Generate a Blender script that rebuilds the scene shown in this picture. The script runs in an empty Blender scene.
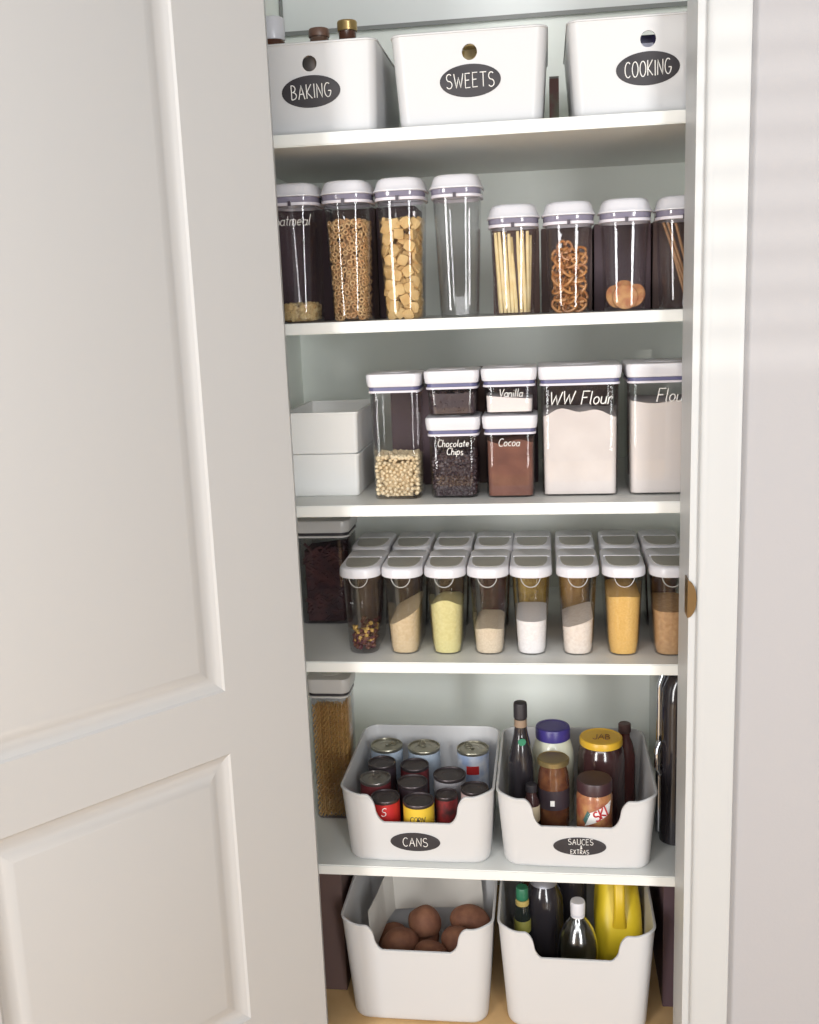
import bpy, bmesh, math, random
from mathutils import Vector, Matrix, noise
PI = math.pi
random.seed(7)
S = bpy.context.scene
COL = S.collection

# ------------------------------------------------------------------ camera, world, lights
H = 1.51                                                   # camera height above the floor
FPX, PITCH, YAW, ROLL = 1020.43, 0.199913, 0.137883, -0.039621
cy, sy, cp, sp = math.cos(YAW), math.sin(YAW), math.cos(PITCH), math.sin(PITCH)
fw = Vector((-sy*cp, cy*cp, -sp)); rt = Vector((cy, sy, 0)); up = rt.cross(fw)
c_, s_ = math.cos(ROLL), math.sin(ROLL)
r2, u2 = c_*rt + s_*up, -s_*rt + c_*up
cam_d = bpy.data.cameras.new('camera'); cam = bpy.data.objects.new('camera', cam_d); COL.objects.link(cam)
M3 = Matrix((r2, u2, -fw)).transposed()
cam.matrix_world = Matrix.Translation((0, -1.9, H)) @ M3.to_4x4()
cam_d.sensor_fit = 'VERTICAL'; cam_d.sensor_height = 24.0
cam_d.lens = FPX/1024*24.0
cam_d.clip_start = .02
S.camera = cam

S.view_settings.view_transform = 'Standard'; S.view_settings.look = 'None'
S.view_settings.exposure = -0.04; S.view_settings.gamma = 1.0; S.view_settings.use_curve_mapping = False
S.render.engine = 'CYCLES'
S.cycles.max_bounces = 24; S.cycles.diffuse_bounces = 6; S.cycles.glossy_bounces = 4
S.cycles.transmission_bounces = 8; S.cycles.transparent_max_bounces = 48
S.cycles.use_denoising = True
S.cycles.caustics_reflective = False; S.cycles.caustics_refractive = False

W = bpy.data.worlds.new('room_light'); S.world = W; W.use_nodes = True
WORLD_STRENGTH = 0.22
W.node_tree.nodes['Background'].inputs[0].default_value = (1.0, .985, .985, 1)
W.node_tree.nodes['Background'].inputs[1].default_value = WORLD_STRENGTH

def area(name, loc, target, sx, sz, power, col=(1, 1, 1)):
    d = bpy.data.lights.new(name, 'AREA'); d.shape = 'RECTANGLE'; d.size = sx; d.size_y = sz
    d.energy = power; d.color = col
    o = bpy.data.objects.new(name, d); COL.objects.link(o); o.location = loc
    o.rotation_euler = (Vector(target)-Vector(loc)).to_track_quat('-Z', 'Y').to_euler()
    return o
# daylight from the glazed side of the hall, behind the viewer: two tall narrow side lights, plus an added high lamp filling the closet
area('added_high_fill', (-.35, -3.95, 2.85), (-.15, 0, 1.2), 2.6, 1.0, 60, (.99, .995, 1))
area('right_sidelight', (1.38, -3.9, 1.45), (0, 0, 1.35), .62, 2.3, 92, (.97, .99, 1))
area('left_sidelight', (-2.05, -3.9, 1.45), (-.1, 0, 1.4), .75, 2.3, 112, (1, .99, .98))
sun = bpy.data.lights.new('low_sun', 'SUN'); sun.energy = .58; sun.angle = math.radians(.6); sun.color = (1, .97, .88)
so = bpy.data.objects.new('low_sun', sun); COL.objects.link(so)
so.rotation_euler = Vector((0, math.cos(math.radians(8)), -math.sin(math.radians(8)))).to_track_quat('-Z', 'Y').to_euler()

# ------------------------------------------------------------------ materials
def lin(c):
    c = c/255
    return c/12.92 if c <= .04045 else ((c+.055)/1.055)**2.4
def rgb(*c): return (lin(c[0]), lin(c[1]), lin(c[2]), 1)

def mat(name, c, rough=.5, metal=0., spec=.5, bump=None, vary=None, coat=0.):
    """bump=(scale, strength[, kind]); vary=(second colour, scale, kind[, sharpness])"""
    m = bpy.data.materials.new(name); m.use_nodes = True
    nt = m.node_tree; b = nt.nodes['Principled BSDF']
    b.inputs['Base Color'].default_value = rgb(*c); b.inputs['Roughness'].default_value = rough
    b.inputs['Metallic'].default_value = metal; b.inputs['Specular IOR Level'].default_value = spec
    b.inputs['Coat Weight'].default_value = coat
    tc = nt.nodes.new('ShaderNodeTexCoord')
    def tex(kind, scale):
        if kind == 'voronoi':
            t = nt.nodes.new('ShaderNodeTexVoronoi'); t.inputs['Scale'].default_value = scale; o = t.outputs['Distance']
        elif kind == 'cells':
            t = nt.nodes.new('ShaderNodeTexVoronoi'); t.inputs['Scale'].default_value = scale; o = t.outputs['Color']
        else:
            t = nt.nodes.new('ShaderNodeTexNoise'); t.inputs['Scale'].default_value = scale
            t.inputs['Detail'].default_value = 4; o = t.outputs[0]
        nt.links.new(tc.outputs['Object'], t.inputs['Vector'])
        return o
    if vary:
        r = nt.nodes.new('ShaderNodeValToRGB')
        sh = vary[3] if len(vary) > 3 else .25
        r.color_ramp.elements[0].position = .5-sh; r.color_ramp.elements[1].position = .5+sh
        r.color_ramp.elements[0].color = rgb(*c); r.color_ramp.elements[1].color = rgb(*vary[0])
        nt.links.new(tex(vary[2], vary[1]), r.inputs[0]); nt.links.new(r.outputs[0], b.inputs['Base Color'])
    if bump:
        bn = nt.nodes.new('ShaderNodeBump'); bn.inputs['Strength'].default_value = bump[1]
        bn.inputs['Distance'].default_value = .004
        nt.links.new(tex(bump[2] if len(bump) > 2 else 'noise', bump[0]), bn.inputs['Height'])
        nt.links.new(bn.outputs[0], b.inputs['Normal'])
    return m

def clear(name, tint=(.972, .97, .974), gloss=1.0, rough=.03):
    m = bpy.data.materials.new(name); m.use_nodes = True; nt = m.node_tree
    nt.nodes.remove(nt.nodes['Principled BSDF'])
    out = nt.nodes['Material Output']
    t = nt.nodes.new('ShaderNodeBsdfTransparent'); t.inputs[0].default_value = (*tint, 1)
    g = nt.nodes.new('ShaderNodeBsdfGlossy'); g.inputs['Roughness'].default_value = rough
    f = nt.nodes.new('ShaderNodeFresnel')
    ge = nt.nodes.new('ShaderNodeNewGeometry'); io = nt.nodes.new('ShaderNodeMapRange')   # thin wall: same reflectance on both sides
    io.inputs['To Min'].default_value = 1.42; io.inputs['To Max'].default_value = 1/1.42
    nt.links.new(ge.outputs['Backfacing'], io.inputs['Value']); nt.links.new(io.outputs[0], f.inputs[0])
    mul = nt.nodes.new('ShaderNodeMath'); mul.operation = 'MULTIPLY'; mul.inputs[1].default_value = gloss
    mx = nt.nodes.new('ShaderNodeMixShader')
    nt.links.new(f.outputs[0], mul.inputs[0]); nt.links.new(mul.outputs[0], mx.inputs[0])
    nt.links.new(t.outputs[0], mx.inputs[1]); nt.links.new(g.outputs[0], mx.inputs[2])
    nt.links.new(mx.outputs[0], out.inputs[0])
    return m

WHITE = mat('white_gloss_paint', (190, 191, 191), .42, bump=(40, .02))
DOORP = mat('door_paint', (187, 186, 185), .45, bump=(30, .03))
WALLP = mat('hall_wall_paint', (173, 171, 173), .7, bump=(180, .06))
CLOSETP = mat('closet_wall_paint', (243, 247, 241), .6, bump=(120, .04))
SHELFP = mat('shelf_paint', (226, 227, 223), .45, bump=(60, .03))
PLAST = mat('white_plastic', (201, 201, 202), .38)
LIDW = mat('white_lid_plastic', (212, 211, 216), .3)
LIDG = mat('grey_white_lid', (190, 188, 186), .3)
FLOORM = mat('oak_floor', (222, 188, 138), .45, vary=((204, 164, 112), 9, 'noise'), bump=(30, .05))
COLLAR = mat('blue_grey_collar', (128, 124, 142), .12, coat=.5)
GASKET = mat('blue_grey_gasket', (92, 92, 128), .4)
SEAL = mat('white_seal', (212, 207, 215), .35)
DARKTAB = mat('dark_tab', (60, 50, 62), .4)
CLEAR = clear('clear_plastic')
CLEARD = clear('smoky_clear_plastic', (.86, .85, .865), 1.0)
GLASS = clear('clear_glass', (.95, .96, .95), 1.2, .02)
TINTLID = mat('smoky_lid_window', (158, 155, 146), .3)
CHALK = mat('chalk_white', (238, 236, 232), .8)
OVAL = mat('black_chalk_sticker', (50, 47, 51), .6)
STEEL = mat('tin_steel', (170, 166, 150), .32, metal=.85)
DULLSTEEL = mat('dark_tin', (92, 84, 86), .4, metal=.75)
BRASS = mat('aged_brass', (132, 110, 78), .3, metal=.8)
BLACKG = mat('black_gloss', (44, 41, 45), .15, coat=.4)
BLACKM = mat('black_matte', (48, 45, 49), .5)
CHROME = mat('chrome', (205, 208, 215), .12, metal=1)

# ------------------------------------------------------------------ mesh helpers
def rr(w, d, r, rf=None, seg=6, n_front=1, x0=0, y0=0):
    """rounded rectangle, counter-clockwise from the front-left, front = -y; rf = radius of the front corners"""
    rf = r if rf is None else rf
    a, b = w/2, d/2
    r = min(r, a*.999, b*.999); rf = min(rf, a*.999, b*1.9)
    pts = []
    def arc(cx, cy2, rad, a0):
        for i in range(seg+1):
            t = a0+PI/2*i/seg
            pts.append((cx+rad*math.cos(t), cy2+rad*math.sin(t)))
    arc(-a+rf, -b+rf, rf, PI)
    for i in range(1, n_front):
        pts.append((-a+rf+(2*a-2*rf)*i/n_front, -b))
    arc(a-rf, -b+rf, rf, 1.5*PI)
    arc(a-r, b-r, r, 0)
    arc(-a+r, b-r, r, PI/2)
    return [(x+x0, y+y0) for x, y in pts]
def se(a, b, n=2.0, N=40, x0=0, y0=0):
    out = []
    for i in range(N):
        t = 2*PI*i/N - PI*.75
        c, s = math.cos(t), math.sin(t)
        out.append((x0+a*math.copysign(abs(c)**(2/n), c), y0+b*math.copysign(abs(s)**(2/n), s)))
    return out
def loft(bm, rings, cap0=True, cap1=True, loop=False):
    """rings: list of lists of 3-D points with equal counts"""
    V = [[bm.verts.new(p) for p in r] for r in rings]
    n = len(V[0])
    pairs = list(zip(V, V[1:])) + ([(V[-1], V[0])] if loop else [])
    for A, B in pairs:
        for i in range(n):
            j = (i+1) % n
            bm.faces.new((A[i], A[j], B[j], B[i]))
    if cap0 and not loop: bm.faces.new(V[0][::-1])
    if cap1 and not loop: bm.faces.new(V[-1])
    return V
def flat(pts, z): return [(x, y, z) for x, y in pts]
def box(bm, x0, x1, y0, y1, z0, z1):
    loft(bm, [flat([(x0, y0), (x1, y0), (x1, y1), (x0, y1)], z) for z in (z0, z1)])
def lathe(bm, prof, N=28, x0=0, y0=0):
    """prof: (radius, z) from bottom to top"""
    loft(bm, [[(x0+r*math.cos(2*PI*i/N), y0+r*math.sin(2*PI*i/N), z) for i in range(N)] for r, z in prof])
def tube(bm, pts, rad, N=6, rads=None):
    pts = [Vector(p) for p in pts]; rings = []
    for i, p in enumerate(pts):
        a = pts[max(i-1, 0)]; b = pts[min(i+1, len(pts)-1)]
        t = (b-a).normalized() if (b-a).length > 1e-9 else Vector((0, 0, 1))
        ref = Vector((0, 1, 0)) if abs(t.y) < .9 else Vector((1, 0, 0))
        u = t.cross(ref).normalized(); v = t.cross(u)
        R = rads[i] if rads else rad
        rings.append([tuple(p+R*(math.cos(2*PI*k/N)*u+math.sin(2*PI*k/N)*v)) for k in range(N)])
    loft(bm, rings)
def mk(name, bm, m, parent=None, loc=None, smooth=38):
    bmesh.ops.recalc_face_normals(bm, faces=bm.faces)
    me = bpy.data.meshes.new(name); bm.to_mesh(me); bm.free()
    me.materials.append(m)
    if smooth:
        for p in me.polygons: p.use_smooth = True
        me.set_sharp_from_angle(angle=math.radians(smooth))
    o = bpy.data.objects.new(name, me); COL.objects.link(o)
    if parent: o.parent = parent
    if loc is not None: o.location = loc
    return o
def B(): return bmesh.new()
def tag(o, label, cat, group=None, kind=None):
    o['label'] = label; o['category'] = cat
    if group: o['group'] = group
    if kind: o['kind'] = kind
    return o
def thing(name, loc, label, cat, group=None, rz=0):
    o = bpy.data.objects.new(name, None); COL.objects.link(o); o.location = loc; o.rotation_euler = (0, 0, rz)
    o.empty_display_size = .02
    return tag(o, label, cat, group)
def struct(name, bm, m, label=None, smooth=30, parent=None):
    o = mk(name, bm, m, parent, smooth=smooth)
    if not parent: o['kind'] = 'structure'
    if label: o['label'] = label
    return o

# ------------------------------------------------------------------ chalk lettering: stroke glyphs (width, strokes)
def arc_pts(cx, cy2, rx, ry, a0, a1, n=10):
    return [(cx+rx*math.cos(math.radians(a0+(a1-a0)*i/n)), cy2+ry*math.sin(math.radians(a0+(a1-a0)*i/n))) for i in range(n+1)]
G = {
 'A': (.62, [[(0, 0), (.3, 1), (.6, 0)], [(.12, .36), (.5, .38)]]),
 'B': (.5, [[(0, 0), (.02, 1)], [(0, 1)]+arc_pts(.1, .76, .3, .24, 90, -90)+arc_pts(.1, .26, .38, .26, 90, -90)+[(0, 0)]]),
 'C': (.55, [arc_pts(.32, .5, .32, .5, 50, 310, 14)]),
 'D': (.55, [[(0, 0), (0, 1)], [(0, 1)]+arc_pts(.08, .5, .45, .5, 90, -90, 12)+[(0, 0)]]),
 'E': (.48, [[(.45, 1), (0, 1), (0, 0), (.46, .02)], [(0, .52), (.36, .54)]]),
 'G': (.6, [arc_pts(.32, .5, .32, .5, 55, 350, 16)+[(.63, .44), (.36, .44)]]),
 'I': (.1, [[(.05, 0), (.05, 1)]]),
 'J': (.45, [[(.4, 1), (.4, .25)]+arc_pts(.2, .22, .2, .22, 0, -170, 8)]),
 'K': (.52, [[(0, 0), (0, 1)], [(.48, 1), (.03, .45), (.52, 0)]]),
 'N': (.56, [[(0, 0), (.02, 1), (.52, 0), (.54, 1)]]),
 'O': (.6, [arc_pts(.3, .5, .3, .5, 90, 450, 18)]),
 'R': (.5, [[(0, 0), (.02, 1)], [(0, 1)]+arc_pts(.1, .74, .34, .26, 90, -90)+[(.05, .48), (.5, 0)]]),
 'S': (.5, [arc_pts(.25, .75, .24, .25, 40, 250, 9)+arc_pts(.24, .25, .26, .25, 70, -150, 9)]),
 'T': (.6, [[(0, 1), (.6, 1)], [(.3, 1), (.3, 0)]]),
 'U': (.56, [[(0, 1), (0, .3)]+arc_pts(.27, .28, .27, .28, 180, 360)+[(.54, 1)]]),
 'V': (.56, [[(0, 1), (.26, 0), (.54, 1)]]),
 'W': (.85, [[(0, 1), (.2, 0), (.42, .75), (.62, 0), (.85, 1)]]),
 'X': (.55, [[(0, 0), (.5, 1)], [(.52, 0), (0, 1)]]),
 'M': (.7, [[(0, 0), (.05, 1), (.34, .3), (.64, 1), (.7, 0)]]),
 '&': (.5, [[(.5, .05), (.12, .75)]+arc_pts(.24, .82, .13, .16, 200, 0, 6)+[(.3, .62), (.05, .3)]+arc_pts(.2, .16, .17, .16, 150, 340, 7)+[(.5, .4)]]),
 'F': (.5, [[(.03, 0), (.03, 1), (.52, 1)], [(.03, .52), (.4, .53)]]),
 'a': (.42, [arc_pts(.2, .26, .2, .26, 40, 330, 12), [(.4, .54), (.38, .1), (.46, 0)]]),
 'c': (.38, [arc_pts(.22, .27, .2, .27, 50, 310, 10)]),
 'e': (.42, [[(.03, .28), (.38, .3)]+arc_pts(.2, .28, .18, .26, 5, 320, 12)]),
 'h': (.42, [[(0, 0), (0, 1)], [(0, .35)]+arc_pts(.18, .36, .17, .18, 170, 0, 8)+[(.36, 0)]]),
 'i': (.12, [[(.05, 0), (.05, .52)], [(.05, .74), (.06, .78)]]),
 'l': (.16, [[(.05, 1), (.05, .08), (.12, 0)]]),
 'm': (.62, [[(0, 0), (0, .54)], [(0, .35)]+arc_pts(.14, .38, .13, .16, 170, 0, 6)+[(.27, 0)], [(.27, .35)]+arc_pts(.42, .38, .14, .16, 170, 0, 6)+[(.56, 0)]]),
 'n': (.42, [[(0, 0), (0, .54)], [(0, .35)]+arc_pts(.18, .37, .17, .17, 170, 0, 8)+[(.36, 0)]]),
 'o': (.42, [arc_pts(.2, .27, .2, .27, 90, 450, 14)]),
 'p': (.42, [[(0, .54), (0, -.35)], arc_pts(.19, .27, .19, .27, 170, -170, 12)]),
 'r': (.32, [[(0, 0), (0, .54)], [(0, .32)]+arc_pts(.16, .36, .15, .18, 170, 30, 6)]),
 's': (.36, [arc_pts(.17, .4, .15, .14, 40, 250, 6)+arc_pts(.17, .13, .17, .14, 70, -150, 6)]),
 't': (.32, [[(.14, .85), (.14, .1), (.24, 0)], [(0, .56), (.3, .58)]]),
 'u': (.42, [[(0, .54), (0, .2)]+arc_pts(.18, .18, .18, .18, 180, 350, 8)+[(.37, .54)], [(.37, .54), (.38, 0)]]),
 '-': (.3, [[(0, .45), (.28, .45)]]),
 ' ': (.3, []),
}
def write(text, h, rad, place, parent, m=CHALK, slant=0., gap=.2, name='lettering', sx=1.0, wob=.03):
    """place(u, v) -> point in the parent's space; u, v in metres, centred"""
    width = sum(G[c][0]*sx+gap for c in text)-gap
    bm = B(); x = -width/2; rnd = random.Random(text)
    for c in text:
        w, strokes = G[c]; dv = rnd.uniform(-wob, wob)
        for st in strokes:
            pts = []
            for i in range(len(st)-1):                       # subdivide so strokes follow curved faces
                (a, b2), (c2, d2) = st[i], st[i+1]
                k = max(1, int(math.hypot(c2-a, d2-b2)/.3))
                for j in range(k): pts.append((a+(c2-a)*j/k, b2+(d2-b2)*j/k))
            pts.append(st[-1])
            P = [place((x+p*sx+slant*q)*h, (q-.5+dv)*h) for p, q in pts]
            tube(bm, P, rad, 5)
        x += w*sx+gap
    return mk(name, bm, m, parent, smooth=60)

# ================================================================== THE ROOM
XL, XR, YB = -.59, .36, .55
ZC = 2.75
bm = B(); box(bm, -3.2, 2.2, -4.3, .75, -.05, 0); struct('floor', bm, FLOORM, smooth=0)
bm = B(); box(bm, XL-.05, XR+.05, YB, YB+.05, 0, ZC); struct('wall_back', bm, CLOSETP, smooth=0)
bm = B(); box(bm, XL-.05, XL, -.0, YB, 0, ZC); struct('wall_closet_left', bm, CLOSETP, smooth=0)
bm = B(); box(bm, XR, XR+.05, -.0, YB, 0, ZC); struct('wall_closet_right', bm, CLOSETP, smooth=0)
bm = B(); box(bm, XL-.05, XR+.05, -.0, YB, ZC, ZC+.05); struct('ceiling', bm, CLOSETP, smooth=0)
# hall wall: right of the opening, left of the opening (behind the door), above it
XJ, XJL = .2414, -.484
bm = B(); box(bm, XJ+.02, 2.2, -.13, -.0, 0, ZC); struct('wall_right', bm, WALLP, smooth=0)
bm = B(); box(bm, -2.6, XJL-.02, -.13, -.0, 0, ZC); struct('wall_left', bm, WALLP, smooth=0)
bm = B(); box(bm, XJL-.02, XJ+.02, -.13, -.0, 2.45, ZC); struct('wall_header', bm, WALLP, smooth=0)
# right jamb with stop and casing
def prism_v(bm, pts, z0, z1):
    loft(bm, [flat(pts, z0), flat(pts, z1)])
bm = B()
prism_v(bm, [(XJ, -.135), (XJ+.02, -.135), (XJ+.02, -.005), (XJ, -.005)], 0, 2.43)
trim_j = struct('trim_1', bm, WHITE, 'white door jamb on the latch side', 0)
bm = B()
prism_v(bm, [(XJ+.0135, -.1305), (XJ+.0135, -.143), (XJ+.0165, -.147), (XJ+.030, -.1485), (XJ+.060, -.1475), (XJ+.072, -.151),
             (XJ+.080, -.150), (XJ+.0815, -.146), (XJ+.0815, -.1305)], 0, 2.5)
struct('trim_2', bm, WHITE, 'white door casing on the latch side', 50)
bm = B()
prism_v(bm, [(XJL-.02, -.135), (XJL, -.135), (XJL, -.005), (XJL-.02, -.005)], 0, 2.43)
struct('trim_3', bm, WHITE, 'white door jamb on the hinge side', 0)
bm = B()
prism_v(bm, [(XJL-.0815, -.1305), (XJL-.0815, -.146), (XJL-.06, -.148), (XJL-.012, -.146), (XJL-.008, -.142), (XJL-.008, -.1305)], 0, 2.5)
struct('trim_4', bm, WHITE, 'white door casing behind the open door', 50)
bm = B(); box(bm, XJL-.02, XJ+.02, -.135, -.005, 2.43, 2.45); struct('trim_5', bm, WHITE, smooth=0)
# brass strike plate: plate on the jamb face with a rounded lip curling onto the casing side
bm = B()
zc, pl = H-.522, []
for k in range(13):
    t = PI*k/12
    pl.append((zc-.034*math.cos(t), .0142*math.sin(t)))
rings = []
for off in (0, .0016):
    ring = [(XJ-.0022+d*1.05, -.1355-.0016-off-.003*(d/.0142)**2, z) for z, d in pl]
    rings.append(ring)
loft(bm, rings)
box(bm, XJ-.0022, XJ-.0002, -.1375, -.10, zc-.034, zc+.034)
mk('strike_plate', bm, BRASS, trim_j)['label'] = 'aged brass strike plate with a rounded lip'

# ---- the open panel door
TH = math.radians(40)
hinge = Vector((-.457, -.16, 0)); du = Vector((-math.sin(TH), -math.cos(TH), 0)); dn = Vector((math.cos(TH), -math.sin(TH), 0))
def dp(s, z, off=0): return tuple(hinge+du*s+dn*off+Vector((0, 0, z)))
bm = B()
s0, s1, zd0, zd1 = -.012, .765, .008, 2.42
pa, pb = .160, .597
panels = [(H-.645, H+.72), (.22, H-.761)]
gs = [s0, pa, pb, s1]; gz = [zd0, panels[1][0], panels[1][1], panels[0][0], panels[0][1], zd1]
for T in (0, -.035):
    for i in range(3):
        for j in range(5):
            if T == 0 and i == 1 and j in (1, 3): continue
            bm.faces.new([bm.verts.new(dp(s, z, T)) for s, z in ((gs[i], gz[j]), (gs[i+1], gz[j]), (gs[i+1], gz[j+1]), (gs[i], gz[j+1]))])
T = -.035
for j in range(5):
    for s in (s0, s1): bm.faces.new([bm.verts.new(p) for p in (dp(s, gz[j]), dp(s, gz[j+1]), dp(s, gz[j+1], T), dp(s, gz[j], T))])
for i in range(3):
    for z in (zd0, zd1): bm.faces.new([bm.verts.new(p) for p in (dp(gs[i], z), dp(gs[i+1], z), dp(gs[i+1], z, T), dp(gs[i], z, T))])
prof = [(0, 0), (.004, -.0030), (.010, -.0055), (.018, -.0070), (.026, -.0070), (.032, -.0056), (.045, -.0018), (.048, -.0014)]
for z0, z1 in panels:
    loft(bm, [[dp(pa+d, z0+d, o), dp(pb-d, z0+d, o), dp(pb-d, z1-d, o), dp(pa+d, z1-d, o)] for d, o in prof], cap0=False, cap1=True)
bmesh.ops.remove_doubles(bm, verts=bm.verts, dist=1e-5)
struct('door_1', bm, DOORP, 'white two-panel door standing open', 14)

# ---- the far side of the hall, behind the viewer: a wall with a high window and its blind
bm = B()
wy0, wy1, wx0, wx1, wz0, wz1 = -4.25, -4.15, .22, 1.5, 1.945, 2.75
box(bm, -3.2, wx0, wy0, wy1, 0, 3.2); box(bm, wx1, 2.2, wy0, wy1, 0, 3.2)
box(bm, wx0, wx1, wy0, wy1, 0, wz0); box(bm, wx0, wx1, wy0, wy1, wz1, 3.2)
struct('wall_far', bm, WALLP, smooth=0)
bm = B()
for x0, x1, z0, z1 in ((wx0-.03, wx0, wz0-.03, wz1+.03), (wx1, wx1+.03, wz0-.03, wz1+.03), (wx0, wx1, wz0-.03, wz0), (wx0, wx1, wz1, wz1+.03)):
    box(bm, x0, x1, wy1-.001, wy1+.03, z0, z1)
win = struct('window_1', bm, WHITE, smooth=0)
bm = B()
z = wz0+.075
while z < wz1:
    box(bm, wx0, wx1, wy0+.02, wy0+.024, z-.018, z+.018); z += .0625
mk('blind_slats', bm, WHITE, win, smooth=0)

# ---- shelves
ZS = dict(s1=(1.7985, 1.8205), s2=(1.463, 1.484), s3=(1.113, 1.135), s4=(.795, .817), s5=(.348, .370))
SN = dict(s1='topmost shelf, carrying the white baskets with BAKING and SWEETS labels',
          s2='shelf under the tall cereal canisters', s3='shelf under the flour and cocoa containers',
          s4='shelf under the two rows of flip-lid containers', s5='lowest shelf, under the CANS basket')
for k, (z0, z1) in ZS.items():
    bm = B()
    box(bm, XL+.0005, XR-.0005, 0, YB-.0005, z0, z1)
    bmesh.ops.bevel(bm, geom=[e for e in bm.edges if all(v.co.y < .001 for v in e.verts) and abs(e.verts[0].co.z-e.verts[1].co.z) < 1e-6],
                    offset=.002, segments=2, affect='EDGES')
    o = mk('pantry_shelf', bm, SHELFP, smooth=0); tag(o, 'white painted '+SN[k], 'shelf')
z1s, z2s, z3s, z4s, z5s = [ZS[k][1] for k in ('s1', 's2', 's3', 's4', 's5')]

# grey board at the very back of the top shelf
bm = B(); box(bm, -.585, .33, YB-.014, YB-.001, 2.125, 2.62)
bmesh.ops.bevel(bm, geom=bm.edges[:], offset=.003, segments=2, affect='EDGES')
tp = thing('wall_board', (0, 0, 0), 'large pale grey board mounted on the back wall above the baskets', 'board')
mk('panel', bm, mat('pale_grey_board', (222, 225, 224), .4), tp, smooth=0)
bm = B(); box(bm, -.588, .333, YB-.018, YB-.0145, 2.119, 2.128); box(bm, -.5885, -.582, YB-.018, YB-.0145, 2.119, 2.62)
mk('edging', bm, mat('grey_edging', (128, 130, 128), .5), tp, smooth=0)

# ================================================================== BASKETS
def smooth01(t):
    t = max(0, min(1, t)); return t*t*(3-2*t)
def basket(name, xc, wt, wb, yf, dt, db, tilt, z0, h, label, cut=None, hole=None, group=None, r=.035):
    """yf = front of the rim (Y); tilt = how far the foot of the front is set back"""
    t = .0035
    o = thing(name, (xc, yf+dt/2, z0), label, 'basket', group)
    def per(w, d, ins, back):
        return rr(w-2*ins, d-2*ins, max(r-ins, .004), seg=8, n_front=140, y0=back)
    def scurve(t_):
        t_ = max(0, min(1, t_))
        a = .5*(1-math.sqrt(1-(2*t_)**2)) if t_ < .5 else .5*(1+math.sqrt(max(0, 1-(2-2*t_)**2)))
        return .75*a+.25*smooth01(t_)
    def top(x, y, d):
        if not cut or y > -d/2+r*1.3: return h
        hw, dep = cut; ax = abs(x)
        f = scurve((hw+.020-ax)/.036)
        sh = .008*smooth01((wt/2-.010-ax)/.035)
        return h-sh-(dep-.008)*f
    L = [0, .004, .012, .03, .06, .12, .22, .34, .46, .58, .70, .82, .92, .97, 1.0]
    rings = []
    def ring(f, ins):
        w = wb+(wt-wb)*f; d = db+(dt-db)*f
        ps = per(w, d, ins, (tilt-(dt-db)/2)*(1-f)); out = []
        for x, y in ps:
            zt = top(x, y, d)*f; g = zt/h-f                  # lower points of the dipped front lie further in
            k = 1+(wt-wb)*g/w
            y2 = y-tilt*g if y < -d*.25 else y
            out.append((x*k, y2, zt))
        return out
    rc = .012                                                # rounded foot
    for f in L:
        z = f*h
        ins = rc-math.sqrt(max(0, rc*rc-(rc-z)**2)) if z < rc else 0
        rings.append(ring(f, ins))
    rings = rings[:-1]
    # rolled rim
    def rim(dz, ins):
        ps = ring(1, ins); return [(x, y, z+dz) for x, y, z in ps]
    rings += [rim(-.004, 0), rim(-.0035, -.0018), rim(-.001, -.0018), rim(0, -.0005), rim(0, t-.0005), rim(-.002, t)]
    for f in L[::-1][1:-3]:
        rings.append(ring(f, t))
    zf = .004
    w, d = wb, db
    rings.append([(x, y, zf) for x, y in per(wb+(wt-wb)*.03, db+(dt-db)*.03, t+.004, (tilt-(dt-db)/2))])
    bm = B(); loft(bm, rings)
    body = mk('body', bm, PLAST, o, smooth=45)
    if hole:
        hx, hz, hr = hole
        cb = B(); lathe(cb, [(hr, -.05), (hr, .05)], 28)
        c = mk('cutter', cb, PLAST, smooth=0)
        c.rotation_euler = (PI/2, 0, 0); c.location = (xc+hx, yf+.01, z0+hz)
        md = body.modifiers.new('hole', 'BOOLEAN'); md.object = c; md.operation = 'DIFFERENCE'; md.solver = 'EXACT'
        bpy.context.view_layer.update()
        dg = bpy.context.evaluated_depsgraph_get()
        nm = bpy.data.meshes.new_from_object(body.evaluated_get(dg))
        body.modifiers.clear(); old = body.data; body.data = nm
        bpy.data.meshes.remove(old)
        me = c.data; bpy.data.objects.remove(c); bpy.data.meshes.remove(me)
    def front(u, v, off):                                    # point on the outside of the front wall
        f = v/h
        return (u, -dt/2+tilt*(1-f)-off, v)
    return o, front
def sticker(o, front, x, z, a, b2, texts, rot=0., rad=.00075, sx=.9):
    bm = B(); N = 40; cr, sr = math.cos(rot), math.sin(rot)
    def P(u, v, off): return front(x+cr*u-sr*v, z+sr*u+cr*v, off)
    rings = []
    for k, off in ((1, .0002), (1, .0011), (.985, .0014)):
        rings.append([P(a*k*math.cos(2*PI*i/N), b2*k*math.sin(2*PI*i/N), off) for i in range(N)])
    loft(bm, rings)
    lab = mk('label', bm, OVAL, o, smooth=30); lab['label'] = 'black oval label with white chalk capitals'
    for tx, hh, du_, dv in texts:
        write(tx, hh, rad, lambda u, v, du_=du_, dv=dv: P(u+du_, v+dv, .0016), lab, sx=sx, gap=.2*sx)
    return lab

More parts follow.
